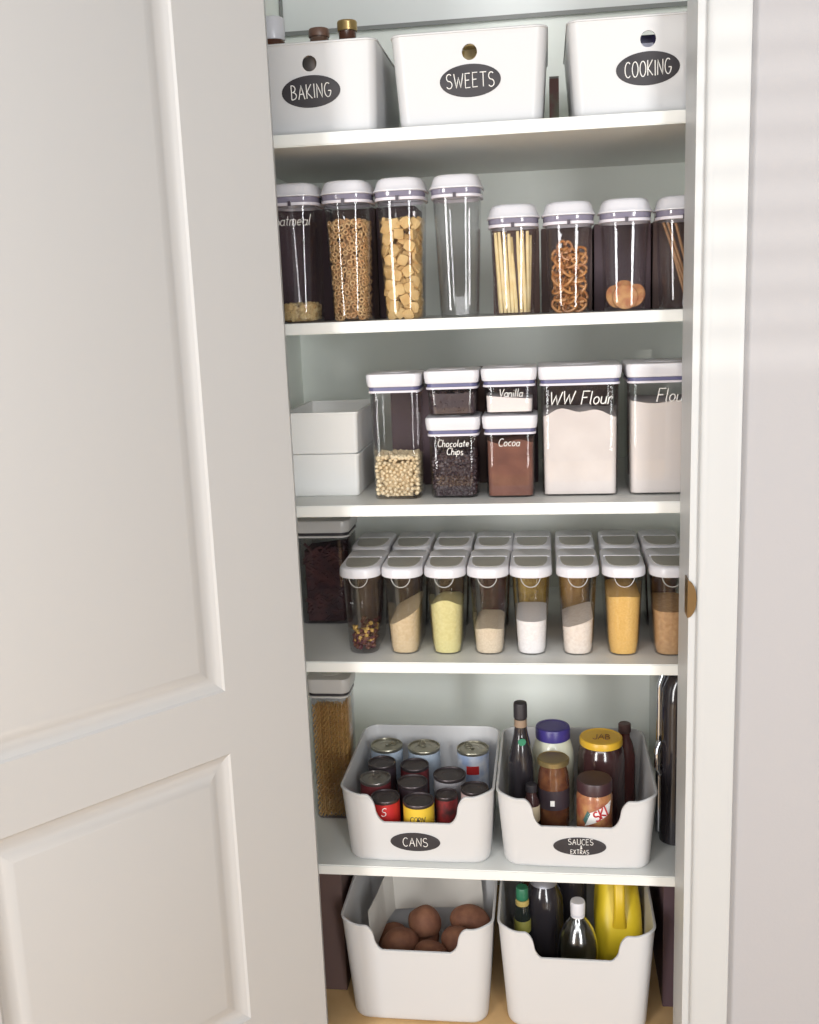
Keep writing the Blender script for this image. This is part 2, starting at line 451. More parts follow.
# two on the lowest shelf, two on the floor
b5 = z5s+.0005; h5 = .166
o, fr = basket('storage_basket', -.2760, .318, .296, .006, .340, .312, .014, b5, h5,
    'white plastic basket with a dipped front full of tins, black CANS label', cut=(.084, .071))
sticker(o, fr, -.005, .050, .052, .0215, [('CANS', .020, 0, 0)], -.01)
o, fr = basket('storage_basket', .0490, .320, .296, .004, .342, .314, .014, b5, h5,
    'white plastic basket holding sauce bottles and jars, black SAUCES label', cut=(.086, .069))
sticker(o, fr, .006, .053, .053, .0205, [('SAUCES', .0130, .002, .0110), ('&', .0075, .003, -.0012), ('EXTRAS', .0095, 0, -.0122)], 0, .0006)
h6 = .243
basket('storage_basket', -.2860, .324, .290, -.004, .345, .316, .014, .0005, h6,
    'deep white plastic basket of potatoes standing on the floor', cut=(.088, .066))
basket('storage_basket', .0465, .322, .290, -.004, .345, .316, .014, .0005, h6,
    'deep white plastic basket of bottles and a yellow jug standing on the floor', cut=(.086, .068))
# three on the top shelf
b1 = z1s+.0005
for nm, xc, wt, wb, hx, rot, txt in (('BAKING', -.4255, .259, .246, .007, .02, 'BAKING'), ('SWEETS', -.1305, .277, .256, .002, .01, 'SWEETS'), ('COOKING', .181, .276, .252, .0, .02, 'COOKING')):
    o, fr = basket('storage_basket', xc, wt, wb, .030, .34, .318, .008, b1, .1605 if nm != 'COOKING' else .163,
        'tall white basket on the top shelf with a finger hole and black %s label' % nm, hole=(hx, .124, .0135), r=.020)
    sticker(o, fr, hx, .0765, .0545, .0275, [(txt, dict(BAKING=.024, SWEETS=.024, COOKING=.025)[txt], 0, 0)], rot, .0009, dict(BAKING=.78, SWEETS=.8, COOKING=.66)[txt])

# ---- what stands in the top baskets
def bottle(name, loc, label, cat, prof, m, cap=None, capm=None, extras=(), group=None, N=28):
    o = thing(name, loc, label, cat, group)
    bm = B(); lathe(bm, prof, N); mk('body', bm, m, o)
    if cap:
        bm = B(); lathe(bm, cap, N); mk('cap', bm, capm, o)
    for nm, pr, mm in extras:
        bm = B(); lathe(bm, pr, N); mk(nm, bm, mm, o)
    return o
zb1 = b1+.0045
AMBER = mat('amber_brown', (82, 52, 40), .2); GOLD = mat('gold_cap', (168, 142, 92), .3, metal=.6)
bottle('bottle', (-.367, .15, zb1), 'brown bottle with a gold screw cap rising above the BAKING basket', 'bottle',
       [(.022, 0), (.024, .004), (.024, .15), (.019, .175), (.0165, .185), (.0165, .197)], AMBER,
       [(.0185, .1975), (.0190, .199), (.0190, .211), (.0192, .2115), (.0192, .213), (.018, .2155), (.010, .2165)], GOLD)
bottle('jar', (-.422, .15, zb1), 'jar with a dull brown lid just above the BAKING basket rim', 'jar',
       [(.026, 0), (.028, .004), (.028, .17), (.018, .185), (.018, .19)], mat('cocoa_glass', (96, 74, 62), .25),
       [(.0195, .1905), (.020, .192), (.020, .203), (.0185, .2055), (.008, .206)], mat('brown_lid', (112, 84, 70), .4))
bottle('spice_jar', (-.512, .15, zb1), 'jar with a white top in the left end of the BAKING basket', 'jar',
       [(.022, 0), (.024, .004), (.024, .185), (.022, .19)], AMBER,
       [(.0225, .1905), (.023, .192), (.023, .228), (.021, .231), (.008, .2315)], LIDW)
o = thing('sprinkle_tub', (-.466, .22, zb1), 'red lidded tub behind the BAKING basket rim', 'tub')
bm = B(); lathe(bm, [(.030, 0), (.032, .004), (.034, .178)], 32); mk('body', bm, mat('pale_tub', (205, 190, 180), .4), o)
bm = B(); lathe(bm, [(.035, .1785), (.0355, .180), (.0355, .191), (.033, .193), (.02, .1925)], 32); mk('lid', bm, mat('red_lid', (172, 62, 62), .4), o)
bottle('foil_tin', (-.4185, .083, zb1), 'silver grey tin showing through the hole of the BAKING basket', 'tin',
       [(.026, 0), (.027, .002), (.027, .006), (.026, .008), (.026, .130), (.027, .132), (.027, .136), (.024, .137), (.024, .134)],
       mat('grey_tin', (140, 134, 132), .3, metal=.7))
def pouch(name, loc, w, d, h, label, m, sealm):
    o = thing(name, loc, label, 'packet')
    bm = B(); rings = []
    for k in range(11):
        f = k/10; dd = d*(1-f**3)*.5+.002
        rings.append(flat(se(w/2*(1-.06*math.sin(f*PI)), dd, 3, 32), f*h))
    loft(bm, rings); mk('bag', bm, m, o)
    bm = B(); box(bm, -w/2, w/2, -.0025, .0025, h+.0003, h+.012); mk('seal', bm, sealm, o, smooth=0)
    return o
pouch('sweet_packet', (-.1283, .085, zb1), .16, .06, .135, 'gold wrapped packet showing through the hole of the SWEETS basket',
      mat('gold_wrapper', (176, 146, 86), .3, metal=.3, vary=((218, 200, 160), 70, 'cells'), bump=(60, .5)), GOLD)
o = thing('box', (.181, .09, zb1), 'dark blue packet showing through the hole of the COOKING basket', 'box')
bm = B(); box(bm, -.07, .07, -.02, .02, 0, .135); bmesh.ops.bevel(bm, geom=bm.edges[:], offset=.002, segments=2, affect='EDGES')
mk('carton', bm, mat('navy_card', (40, 36, 74), .4), o, smooth=0)
bm = B(); box(bm, -.0125, .0125, -.0212, -.0203, .114, .121); mk('print', bm, mat('pale_print', (190, 190, 210), .5), o, smooth=0)
o = thing('carton', (.021, .26, z1s+.0005), 'dim red and green carton in the gap between SWEETS and COOKING baskets', 'carton')
bm = B(); box(bm, -.009, .009, -.05, .05, 0, .105); mk('box', bm, mat('dull_red_green_card', (120, 84, 78), .6, vary=((120, 132, 110), 14, 'noise', .08)), o, smooth=0)
bm = B(); box(bm, -.009, .009, -.05, .05, .1053, .109); mk('flap', bm, mat('grey_card', (150, 145, 140), .6), o, smooth=0)

# ================================================================== TALL CANISTERS (second shelf)
def shell(bm, levels, t, section):
    """levels: (z, half-width, half-depth); closed thick-walled vessel, open at the top"""
    out = [flat(section(a, b2), z) for z, a, b2 in levels]
    inn = [flat(section(a-t, b2-t), z if i else z+t) for i, (z, a, b2) in enumerate(levels)]
    loft(bm, out+inn[::-1])
def canister(x, yf, z0, hb, wt, wb, dep, label, n=3.4, group=None):
    """hb = height of the body up to the seal ring; lid above"""
    yc = dep/2
    o = thing('food_canister', (x, yf+.006+yc, z0), label, 'canister', group)
    sec = lambda a, b2: se(a, b2, n, 56)
    a0, a1, d0, d1 = wb/2, wt/2, dep/2*.985, dep/2
    bm = B()
    lv = [(0, a0-.004, d0-.004), (.0015, a0-.001, d0-.001), (.005, a0, d0), (hb*.5, (a0+a1)/2, (d0+d1)/2), (hb, a1, d1)]
    shell(bm, lv, .0018, sec)
    body = mk('body', bm, CLEAR, o)
    bm = B(); r0 = [flat(sec(a1+.0030, d1+.0030), hb), flat(sec(a1+.0040, d1+.0040), hb+.0005), flat(sec(a1+.0040, d1+.0040), hb+.0055), flat(sec(a1-.001, d1-.001), hb+.0055), flat(sec(a1-.001, d1-.001), hb)]
    loft(bm, r0, loop=True); ring = mk('seal_ring', bm, SEAL, o)
    bm = B(); box(bm, -.0028, .0028, -d1-.0085, -d1-.0062, hb-.001, hb+.0075); mk('pour_tab', bm, DARKTAB, ring, smooth=0)
    bm = B(); shell(bm, [(hb+.006, a1+.0025, d1+.0025), (hb+.0085, a1+.0035, d1+.0035), (hb+.0155, a1+.0038, d1+.0038)], .0016, sec)
    mk('collar', bm, COLLAR, o)
    bm = B(); zl = hb+.016
    A, D = a1+.0062, d1+.0062
    prof = [(A-.001, D-.001, zl), (A, D, zl+.0008), (A, D, zl+.0028), (A-.0018, D-.0018, zl+.0050), (A-.0042, D-.0042, zl+.0105), (A-.0062, D-.0062, zl+.0175), (A-.009, D-.009, zl+.0225), (A-.014, D-.014, zl+.0250), (A-.024, D-.024, zl+.026)]
    loft(bm, [flat(sec(a, d), z) for a, d, z in prof]); mk('lid', bm, LIDW, o)
    def face(u, v, off=.0009):
        f = v/hb; a = a0+(a1-a0)*f; d = d0+(d1-d0)*f
        return (u, -d*max(.0, 1-min(1, abs(u/a))**n)**(1/n)-off, v)
    return o, body, face, (a0, a1, d0, d1, hb, n)
def fill_rings(par, top, t=.0032, topfn=None, z0=.0032, N=56, dm=None):
    a0, a1, d0, d1, hb, n = par; out = []
    K = 8
    for k in range(K+1):
        z = z0+(top-z0)*k/K; f = z/hb
        a = a0+(a1-a0)*f-t; d = d0+(d1-d0)*f-t
        out.append([(x, y, z) for x, y in se(a, d, n, N)])
    return out
def pieces(bm, par, top, make, count, seed=1, t=.006, topn=40, sides=True, gap=0., depth=.004):
    """scatter small pieces over the visible outside and top of a filling"""
    a0, a1, d0, d1, hb, n = par; rnd = random.Random(seed); done = [[], [], []]
    for i in range(count):
        z = rnd.uniform(.006, top); f = z/hb; a = a0+(a1-a0)*f-t; d = d0+(d1-d0)*f-t
        th = rnd.uniform(-PI*1.02, PI*.06) if sides else rnd.uniform(-PI*.9, -PI*.1)
        c, s = math.cos(th), math.sin(th)
        x = a*math.copysign(abs(c)**(2/n), c); y = d*math.copysign(abs(s)**(2/n), s)
        lay = 0 if i < count*.55 else 1 if i < count*.8 else 2
        k = 1-lay*depth/.035; p = Vector((x*k, y*k, z))
        if gap and any((p-q_).length < gap for q_ in done[lay]): continue
        done[lay].append(p); make(bm, p, rnd, Vector((c, s, 0)))
    for i in range(topn):
        f = top/hb; a = a0+(a1-a0)*f-t; d = d0+(d1-d0)*f-t
        make(bm, Vector((rnd.uniform(-a, a)*.9, rnd.uniform(-d, d)*.9, top+rnd.uniform(-.002, .004))), rnd, Vector((0, -.6, .8)))
def add_tmpl(bm, V, F, M):
    vs = [bm.verts.new(M @ v) for v in V]
    for f in F: bm.faces.new([vs[i] for i in f])
def tmpl(fn):
    b = B(); fn(b); b.verts.ensure_lookup_table(); b.verts.index_update()
    V = [v.co.copy() for v in b.verts]; F = [[v.index for v in f.verts] for f in b.faces]; b.free(); return V, F
def torus_fn(R, r, N=10, K=6):
    def fn(b):
        rings = []
        for i in range(N):
            t = 2*PI*i/N
            rings.append([((R+r*math.cos(2*PI*k/K))*math.cos(t), (R+r*math.cos(2*PI*k/K))*math.sin(t), r*math.sin(2*PI*k/K)) for k in range(K)])
        loft(b, rings, loop=True)
    return fn
def rot_to(n_, rnd, wob=.6):
    n2 = (n_+Vector((rnd.uniform(-wob, wob), rnd.uniform(-wob, wob), rnd.uniform(-wob, wob)))).normalized()
    return n2.to_track_quat('Z', 'Y').to_matrix().to_4x4() @ Matrix.Rotation(rnd.uniform(0, 6.28), 4, 'Z')
TO = tmpl(torus_fn(.0042, .0016, 10, 6))
def cheerio(bm, p, rnd, n_): add_tmpl(bm, *TO, Matrix.Translation(p) @ rot_to(n_, rnd, .4))
SQ = tmpl(lambda b: (bmesh.ops.create_cube(b, size=1), bmesh.ops.subdivide_edges(b, edges=b.edges[:], cuts=1, use_grid_fill=True), [setattr(v, 'co', v.co*(.85 if v.co.length > .8 else 1.0)) for v in b.verts]))
def chex(bm, p, rnd, n_): add_tmpl(bm, *SQ, Matrix.Translation(p) @ rot_to(n_, rnd, .45) @ Matrix.Diagonal((.0205, .0195, .0062, 1)))
IC = tmpl(lambda b: bmesh.ops.create_icosphere(b, subdivisions=2, radius=1))
IC1 = tmpl(lambda b: bmesh.ops.create_icosphere(b, subdivisions=1, radius=1))
def flake(bm, p, rnd, n_): add_tmpl(bm, *IC1, Matrix.Translation(p) @ rot_to(n_, rnd, .7) @ Matrix.Diagonal((.0046, .0036, .0013, 1)))
def pea(bm, p, rnd, n_): add_tmpl(bm, *IC, Matrix.Translation(p) @ rot_to(n_, rnd) @ Matrix.Diagonal((.0042, .0039, .0044, 1)))
def stuff(o, label, cat): return tag(o, label, cat, kind='stuff')
def at_of(o): return o.location.copy()

Y2 = .030
CAN = []
for x, lab in ((-.4705, 'tall clear canister lettered oatmeal, nearly empty, partly behind the door'),
               (-.3695, 'tall clear canister full of ring cereal with white lid'),
               (-.2680, 'tall clear canister full of square biscuit cereal with white lid'),
               (-.1625, 'tall clear empty canister, rightmost of the tall four')):
    CAN.append(canister(x, Y2, z2s+.0004, .216, .088, .072, .115, lab))
SH = []
for x, lab in ((-.058, 'shorter clear canister packed with breadsticks'),
               (.043, 'shorter clear canister of pretzel twists'),
               (.1455, 'shorter clear canister with few crackers at the bottom'),
               (.2465, 'shorter clear canister of long brown sticks beside the door jamb')):
    SH.append(canister(x, Y2, z2s+.0004, .158, .086, .074, .095, lab, n=2.9))

def content(bm, o, name, m, label, cat, smooth=40):
    c = mk(name, bm, m, None, at_of(o), smooth); return stuff(c, label, cat)
o, body, face, par = CAN[0]
write('oatmeal', .0195, .0007, lambda u, v: face(u+.001, .190+v), body, slant=.2, gap=.1)
bm = B(); loft(bm, fill_rings(par, .026, .012)); pieces(bm, par, .033, flake, 700, 3, .0056, 160)
content(bm, o, 'rolled_oats', mat('oats', (214, 190, 140), .8, vary=((186, 154, 104), 120, 'cells', .3)), 'thin layer of rolled oats in the oatmeal canister', 'oats')
o, body, face, par = CAN[1]
bm = B(); loft(bm, fill_rings(par, .165, .027)); pieces(bm, par, .182, cheerio, 6000, 4, .0058, 110, gap=.0100, depth=.0042)
content(bm, o, 'ring_cereal', mat('toasted_oat_rings', (218, 184, 134), .75, vary=((192, 146, 98), 60, 'noise', .15)), 'toasted oat ring cereal filling its tall canister', 'cereal')
o, body, face, par = CAN[2]
bm = B(); loft(bm, fill_rings(par, .155, .028)); pieces(bm, par, .178, chex, 4000, 5, .0090, 20, gap=.0160, depth=.008)
content(bm, o, 'square_cereal', mat('square_cereal', (224, 192, 134), .75, vary=((206, 166, 106), 45, 'noise', .15), bump=(400, .5)), 'golden square cereal pieces filling their tall canister', 'cereal')

# breadsticks, one thing each
o, body, face, par = SH[0]
ox, oy, oz = o.location
STK = mat('breadstick', (238, 222, 176), .7, bump=(300, .2), vary=((224, 198, 142), 40, 'noise', .2))
SIDES = ['second', 'third', 'fourth', 'fifth', 'sixth', 'seventh', 'eighth', 'ninth', 'tenth', 'eleventh', 'twelfth', 'thirteenth']
sticks = [(-.024, -.018, -.033, -.026, .146), (-.017, -.022, -.026, -.028, .147), (-.010, -.024, -.017, -.030, .146), (-.003, -.024, -.008, -.031, .143),
          (.004, -.025, -.003, -.028, .108), (.013, -.024, .008, -.031, .147), (.020, -.022, .016, -.031, .148), (.024, -.012, .026, -.025, .147),
          (.026, -.002, .031, -.013, .140), (-.027, -.004, -.032, -.010, .120), (0, -.006, -.004, -.014, .138), (.012, -.004, .014, -.012, .135)]
for i, (xa, ya, xb, yb, hh) in enumerate(sticks):
    bm = B(); pts = [(xa+(xb-xa)*k/6, ya+(yb-ya)*k/6, hh*k/6) for k in range(7)]
    tube(bm, pts, .0034, 8, [.0030, .0035, .0036, .0034, .0036, .0035, .0028])
    s = mk('breadstick', bm, STK, None, (ox, oy, oz+.0042))
    lean = 'front' if ya < -.015 else 'back'
    tag(s, 'pale breadstick, %s from the left in its canister' % (['first']+SIDES)[sorted(range(len(sticks)), key=lambda k: sticks[k][2]).index(i)], 'breadstick', 'breadsticks in the canister')
# pretzels, one thing each
o, body, face, par = SH[1]
ox, oy, oz = o.location
PRZ = mat('pretzel_crust', (150, 92, 50), .35, vary=((196, 142, 86), 45, 'noise', .14))
def pretzel_mesh():
    bm = B(); R, r = .0132, .0026
    loop = [(R*1.05*math.sin(t)*(1-.15*math.cos(t)), R*.8*math.cos(t)) for t in [2*PI*k/20*0.92+.25 for k in range(21)]]
    tube(bm, [(x, y, 0) for x, y in loop], r, 7)
    tube(bm, [(loop[0][0], loop[0][1], 0), (.001, .003, .0022), (-.0055, -.0075, .001)], r, 7)
    tube(bm, [(loop[-1][0], loop[-1][1], 0), (-.001, .003, -.0018), (.0055, -.0075, .001)], r, 7)
    return bm
pz = mk('pretzel', pretzel_mesh(), PRZ, None, (0, 0, 0))
rnd = random.Random(11); first = True; k = 0
rows_p = [(.014, 5), (.030, 5), (.046, 5), (.062, 5), (.078, 5), (.094, 5), (.108, 3), (.120, 1)]
for ri, (z, cnt) in enumerate(rows_p):
    for j in range(cnt):
        p = pz if first else pz.copy()
        if not first: COL.objects.link(p)
        first = False
        spread = [(-.018, -.019), (.001, -.025), (.019, -.018), (-.013, .010), (.014, .012)]
        px_, py_ = spread[j] if cnt > 1 else (-.004, -.018)
        if ri % 2: px_ = px_*.9+(.003 if ri % 4 == 1 else -.003)
        p.location = (ox+px_, oy+py_, oz+z+rnd.uniform(-.002, .002))
        p.rotation_euler = (PI/2+rnd.uniform(-1.0, .3), rnd.uniform(-.8, .8), rnd.uniform(-.6, .6))
        lvl = ['bottom', 'second', 'third', 'fourth', 'fifth', 'sixth', 'seventh', 'topmost'][ri]
        pos = ['front left', 'front middle', 'front right', 'back left', 'back right'][j] if cnt > 1 else 'front'
        tag(p, 'brown pretzel twist, %s of the %s layer in its canister' % (pos, lvl), 'pretzel', 'pretzel twists in the canister')
# round crackers
o, body, face, par = SH[2]
ox, oy, oz = o.location
CRK = mat('cracker', (206, 158, 104), .7, vary=((178, 112, 76), 60, 'noise', .15), bump=(300, .3))
for (x, y, z, rx, ry, rz, r, txt) in ((.0, -.026, .0245, 1.35, 0, .1, .0225, 'upright in front'), (-.016, -.012, .026, 1.3, .2, .5, .0215, 'leaning at the left'),
                                (.017, -.013, .027, 1.25, -.1, -.5, .022, 'leaning at the right'), (.002, .004, .033, 1.2, .3, .2, .024, 'behind the others, standing highest')):
    bm = B(); lathe(bm, [(r*.9, -.0022), (r, -.001), (r, .001), (r*.9, .0022)], 24)
    c = mk('cracker', bm, CRK, None, (ox+x, oy+y, oz+z)); c.rotation_euler = (rx, ry, rz)
    tag(c, 'round golden cracker, '+txt+' in its canister', 'cracker', 'crackers in the canister')
# long sticks
o, body, face, par = SH[3]
ox, oy, oz = o.location
BST = mat('brown_stick', (176, 138, 100), .6, vary=((150, 108, 74), 50, 'noise', .2))
for i, (xa, ya, xb, yb, hh, txt) in enumerate(((.022, -.020, -.033, -.020, .150, 'leftmost at the top'), (.026, -.013, -.026, -.024, .150, 'second at the top'),
                                   (.030, -.008, -.012, -.026, .148, 'third at the top'), (.012, -.026, -.020, -.008, .118, 'shortest, low at the back'))):
    bm = B(); tube(bm, [(xa+(xb-xa)*k/6, ya+(yb-ya)*k/6, hh*k/6) for k in range(7)], .0026, 8)
    s = mk('snack_stick', bm, BST, None, (ox, oy, oz+.0045))
    tag(s, 'slanting long brown snack stick, '+txt+' of its canister', 'snack stick', 'snack sticks in the canister')

# dark cartons standing behind the canisters
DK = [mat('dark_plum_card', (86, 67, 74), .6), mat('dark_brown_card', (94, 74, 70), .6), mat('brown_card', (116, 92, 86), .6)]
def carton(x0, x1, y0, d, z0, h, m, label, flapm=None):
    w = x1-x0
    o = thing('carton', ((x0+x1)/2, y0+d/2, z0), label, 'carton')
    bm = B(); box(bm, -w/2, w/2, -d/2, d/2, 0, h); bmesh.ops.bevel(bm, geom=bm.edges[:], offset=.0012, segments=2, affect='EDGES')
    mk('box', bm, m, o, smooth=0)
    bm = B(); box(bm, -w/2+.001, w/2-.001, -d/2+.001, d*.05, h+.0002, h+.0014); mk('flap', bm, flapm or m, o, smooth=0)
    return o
zz = z2s+.0004
carton(-.560, -.440, .24, .14, zz, .225, DK[0], 'dark carton behind the oatmeal canister')
carton(-.436, -.345, .25, .13, zz, .222, DK[1], 'dark brown carton behind the ring cereal canister')
carton(-.342, -.262, .24, .13, zz, .222, DK[0], 'dark plum carton behind the square cereal canister')
carton(-.104, -.012, .20, .12, zz, .166, DK[2], 'brown carton behind the breadsticks canister')
carton(-.008, .092, .21, .12, zz, .162, DK[1], 'dark brown carton behind the pretzel canister')
carton(.096, .205, .20, .13, zz, .165, DK[0], 'dark plum carton behind the cracker canister')
carton(.209, .340, .20, .13, zz, .165, DK[1], 'dark brown carton behind the canister of long sticks')

# ================================================================== SQUARE CONTAINERS (third shelf)
def popjar(x, yf, z0, w, d, h, label, lidm=None, clearm=None, lid_h=.026, r=.014, group=None, name='food_container'):
    """h = total height, flat white push lid"""
    o = thing(name, (x, yf+d/2, z0), label, 'container', group)
    hb = h-lid_h-.011
    a, b2 = w/2-.006, d/2-.006
    sec = lambda aa, bb: rr(2*aa, 2*bb, r, seg=7)
    bm = B()
    lv = [(0, a-.006, b2-.006), (.0015, a-.0025, b2-.0025), (.006, a-.0012, b2-.0012), (hb*.5, a-.0006, b2-.0006), (hb, a, b2)]
    shell(bm, lv, .0020, sec)
    body = mk('body', bm, clearm or CLEAR, o)
    bm = B(); loft(bm, [flat(sec(a-.002, b2-.002), hb), flat(sec(a+.0025, b2+.0025), hb), flat(sec(a+.0025, b2+.0025), hb+.004), flat(sec(a-.002, b2-.002), hb+.004)], loop=True)
    mk('rim', bm, SEAL if clearm is None else LIDG, o)
    bm = B(); loft(bm, [flat(sec(a-.001, b2-.001), hb+.0042), flat(sec(a+.001, b2+.001), hb+.0045), flat(sec(a+.001, b2+.001), hb+.0105), flat(sec(a-.001, b2-.001), hb+.0108)])
    mk('gasket', bm, GASKET if clearm is None else BLACKM, o)
    A, Bb = w/2, d/2; zl = hb+.011
    bm = B()
    loft(bm, [flat(sec(A-.0035, Bb-.0035), zl), flat(sec(A-.0022, Bb-.0022), zl+.001), flat(sec(A-.0004, Bb-.0004), zl+.012), flat(sec(A, Bb), zl+lid_h-.004),
              flat(sec(A-.001, Bb-.001), zl+lid_h-.0012), flat(sec(A-.004, Bb-.004), zl+lid_h)])
    lid = mk('lid', bm, lidm or LIDW, o)
    bm = B(); br = min(A, Bb)*.5
    lathe(bm, [(br, zl+lid_h-.0004), (br, zl+lid_h+.0006), (br-.0012, zl+lid_h+.0012), (br*.4, zl+lid_h+.0012)], 32)
    mk('push_button', bm, lidm or LIDW, lid)
    face = lambda u, v, off=.001: (u, -b2+.0012*(1-v/hb)-off, v)
    return o, body, face, (a, b2, hb, r)
def square_fill(par, top, topfn=None, t=.0036, z0=.0036):
    a, b2, hb, r = par; rings = []
    K = 7
    for k in range(K+1):
        f = k/K
        ins = t+.0012*(1-f)
        ring = []
        for x, y in rr(2*(a-ins), 2*(b2-ins), max(r-t, .004), seg=5, n_front=14):
            zt = top+(topfn(x, y) if topfn else 0)
            ring.append((x, y, z0+(zt-z0)*f))
        rings.append(ring)
    bm = B(); loft(bm, rings[:-1]+[rings[-1]], cap1=False)
    # domed top
    ring = rings[-1]; n = len(ring)
    bm2 = bm
    V = [bm.verts.new(p) for p in ring]
    prev = V
    for s in (.8, .55, .3):
        cur = [bm.verts.new((x*s, y*s, top+(topfn(x*s, y*s) if topfn else 0))) for x, y, z in ring]
        for i in range(n): bm.faces.new((prev[i], prev[(i+1) % n], cur[(i+1) % n], cur[i]))
        prev = cur
    bm.faces.new(prev)
    bmesh.ops.remove_doubles(bm, verts=bm.verts, dist=1e-6)
    return bm
Y3 = .047; zz3 = z3s+.0004
jt = popjar(-.2935, Y3, zz3, .107, .107, .247, 'tall square container a third full of chickpeas')
jc = popjar(-.1815, Y3+.006, zz3, .107, .107, .160, 'square container of dark chips lettered Chocolate Chips')
jk = popjar(-.0715, Y3+.004, zz3, .107, .107, .161, 'square container of brown powder lettered Cocoa')
jd = popjar(-.1815, Y3+.006, zz3+.1625, .107, .107, .087, 'low square container of dark contents stacked on the Chocolate Chips one', lid_h=.025)
jv = popjar(-.0715, Y3+.004, zz3+.1635, .107, .107, .088, 'low square container of white sugar lettered Vanilla, stacked on the Cocoa one', lid_h=.025)
jw = popjar(.062, Y3+.012, zz3, .158, .158, .251, 'large square container lettered WW Flour')
jf = popjar(.2275, Y3+.014, zz3, .158, .158, .251, 'large square container lettered Flour, cut off by the door jamb')

def put(bm, o, name, m, label, cat, smooth=40):
    c = mk(name, bm, m, None, o.location.copy(), smooth); return stuff(c, label, cat)
def pile_pieces(bm, par, top, make, count, seed, t=.0075, topn=60, gap=0.):
    a, b2, hb, r = par; rnd = random.Random(seed); done = []
    for i in range(count):
        z = rnd.uniform(.008, top); side = rnd.random()
        t0, t = t, t+rnd.choice((0, 0, .0035, .007))
        if side < .5: p, n_ = Vector((rnd.uniform(-a+t, a-t), -b2+t, z)), Vector((0, -1, 0))
        elif side < .85: p, n_ = Vector((a-t, rnd.uniform(-b2+t, b2-t), z)), Vector((1, 0, 0))
        else: p, n_ = Vector((-a+t, rnd.uniform(-b2+t, b2-t), z)), Vector((-1, 0, 0))
        t = t0
        if gap and any((p-q_).length < gap for q_ in done): continue
        done.append(p); make(bm, p, rnd, n_)
    for i in range(topn):
        make(bm, Vector((rnd.uniform(-a+t, a-t), rnd.uniform(-b2+t, b2-t), top+rnd.uniform(-.001, .003))), rnd, Vector((0, -.5, .8)))
CHP = mat('chickpeas', (234, 218, 184), .6, vary=((214, 192, 152), 60, 'noise', .2))
bm = square_fill(jt[3], .070, t=.0180); pile_pieces(bm, jt[3], .082, pea, 6000, 21, .0074, 190, gap=.0080)
put(bm, jt[0], 'chickpeas', CHP, 'pale chickpeas in the bottom third of the tall square container', 'chickpeas')
def chip(bm, p, rnd, n_): add_tmpl(bm, *IC1, Matrix.Translation(p) @ rot_to(n_, rnd, 1.) @ Matrix.Diagonal((.0046, .0046, .0034, 1)))
CHOC = mat('dark_chocolate', (58, 44, 48), .35, bump=(90, .3))
bm = square_fill(jc[3], .085, t=.0085); pile_pieces(bm, jc[3], .087, chip, 560, 22, .0072, 100)
put(bm, jc[0], 'chocolate_chips', CHOC, 'dark chocolate chips heaped in their lettered container', 'chocolate chips')
bm = square_fill(jk[3], .112, lambda x, y: .004*math.sin(x*90)+.003*math.sin(y*70+1))
put(bm, jk[0], 'cocoa_powder', mat('cocoa', (132, 88, 72), .9, vary=((104, 66, 56), 26, 'noise', .2), bump=(60, .5)), 'brown cocoa powder in its lettered container', 'cocoa')
bm = square_fill(jd[3], .042); pile_pieces(bm, jd[3], .042, chip, 140, 23, .0072, 50)
put(bm, jd[0], 'dark_chips', CHOC, 'dark pieces in the low container stacked on the left', 'chocolate')
bm = square_fill(jv[3], .030, lambda x, y: -.08*x+.001)
put(bm, jv[0], 'vanilla_sugar', mat('sugar', (236, 228, 224), .9, bump=(300, .2)), 'white sugar in the container lettered Vanilla', 'sugar')
FL = mat('flour', (226, 218, 212), .95, bump=(50, .15)); FL2 = mat('wholewheat_flour', (216, 207, 201), .95, vary=((226, 218, 212), 18, 'noise', .2), bump=(50, .2))
bm = square_fill(jw[3], .162, lambda x, y: .006*math.sin(x*40+2)+.005*math.sin(x*85+y*20)+.02*max(0, y))
put(bm, jw[0], 'wholewheat_flour', FL2, 'pale flour filling most of the WW Flour container', 'flour')
bm = square_fill(jf[3], .178, lambda x, y: .003*math.sin(x*60)-.015*max(0, x))
put(bm, jf[0], 'white_flour', FL, 'white flour filling most of the Flour container at the jamb', 'flour')
def jartext(j, lines, slant=.18, gap=.12):
    o, body, face, par = j
    for tx, hh, u0, v0, rad in lines:
        write(tx, hh, rad, lambda u, v: face(u+u0, v0+v), body, slant=slant, gap=gap)
jartext(jc, [('Chocolate', .0135, 0, .109, .0008), ('Chips', .0135, .003, .093, .0008)])
jartext(jk, [('Cocoa', .0150, -.002, .109, .0008)])
jartext(jv, [('Vanilla', .0150, .003, .040, .0008)])
jartext(jw, [('WW Flour', .025, .001, .190, .0012)], .2, .13)
jartext(jf, [('Flour', .025, .006, .191, .0012)], .2, .13)
# dark cartons behind
carton(-.325, -.235, .22, .12, zz3, .205, DK[0], 'dark carton behind the chickpea container')
carton(-.231, -.128, .23, .12, zz3, .238, DK[1], 'dark carton behind the Chocolate Chips container')
carton(-.124, -.020, .23, .12, zz3, .238, DK[0], 'dark carton behind the Cocoa container')
carton(-.005, .137, .28, .10, zz3, .235, DK[1], 'dark carton behind the WW Flour container')
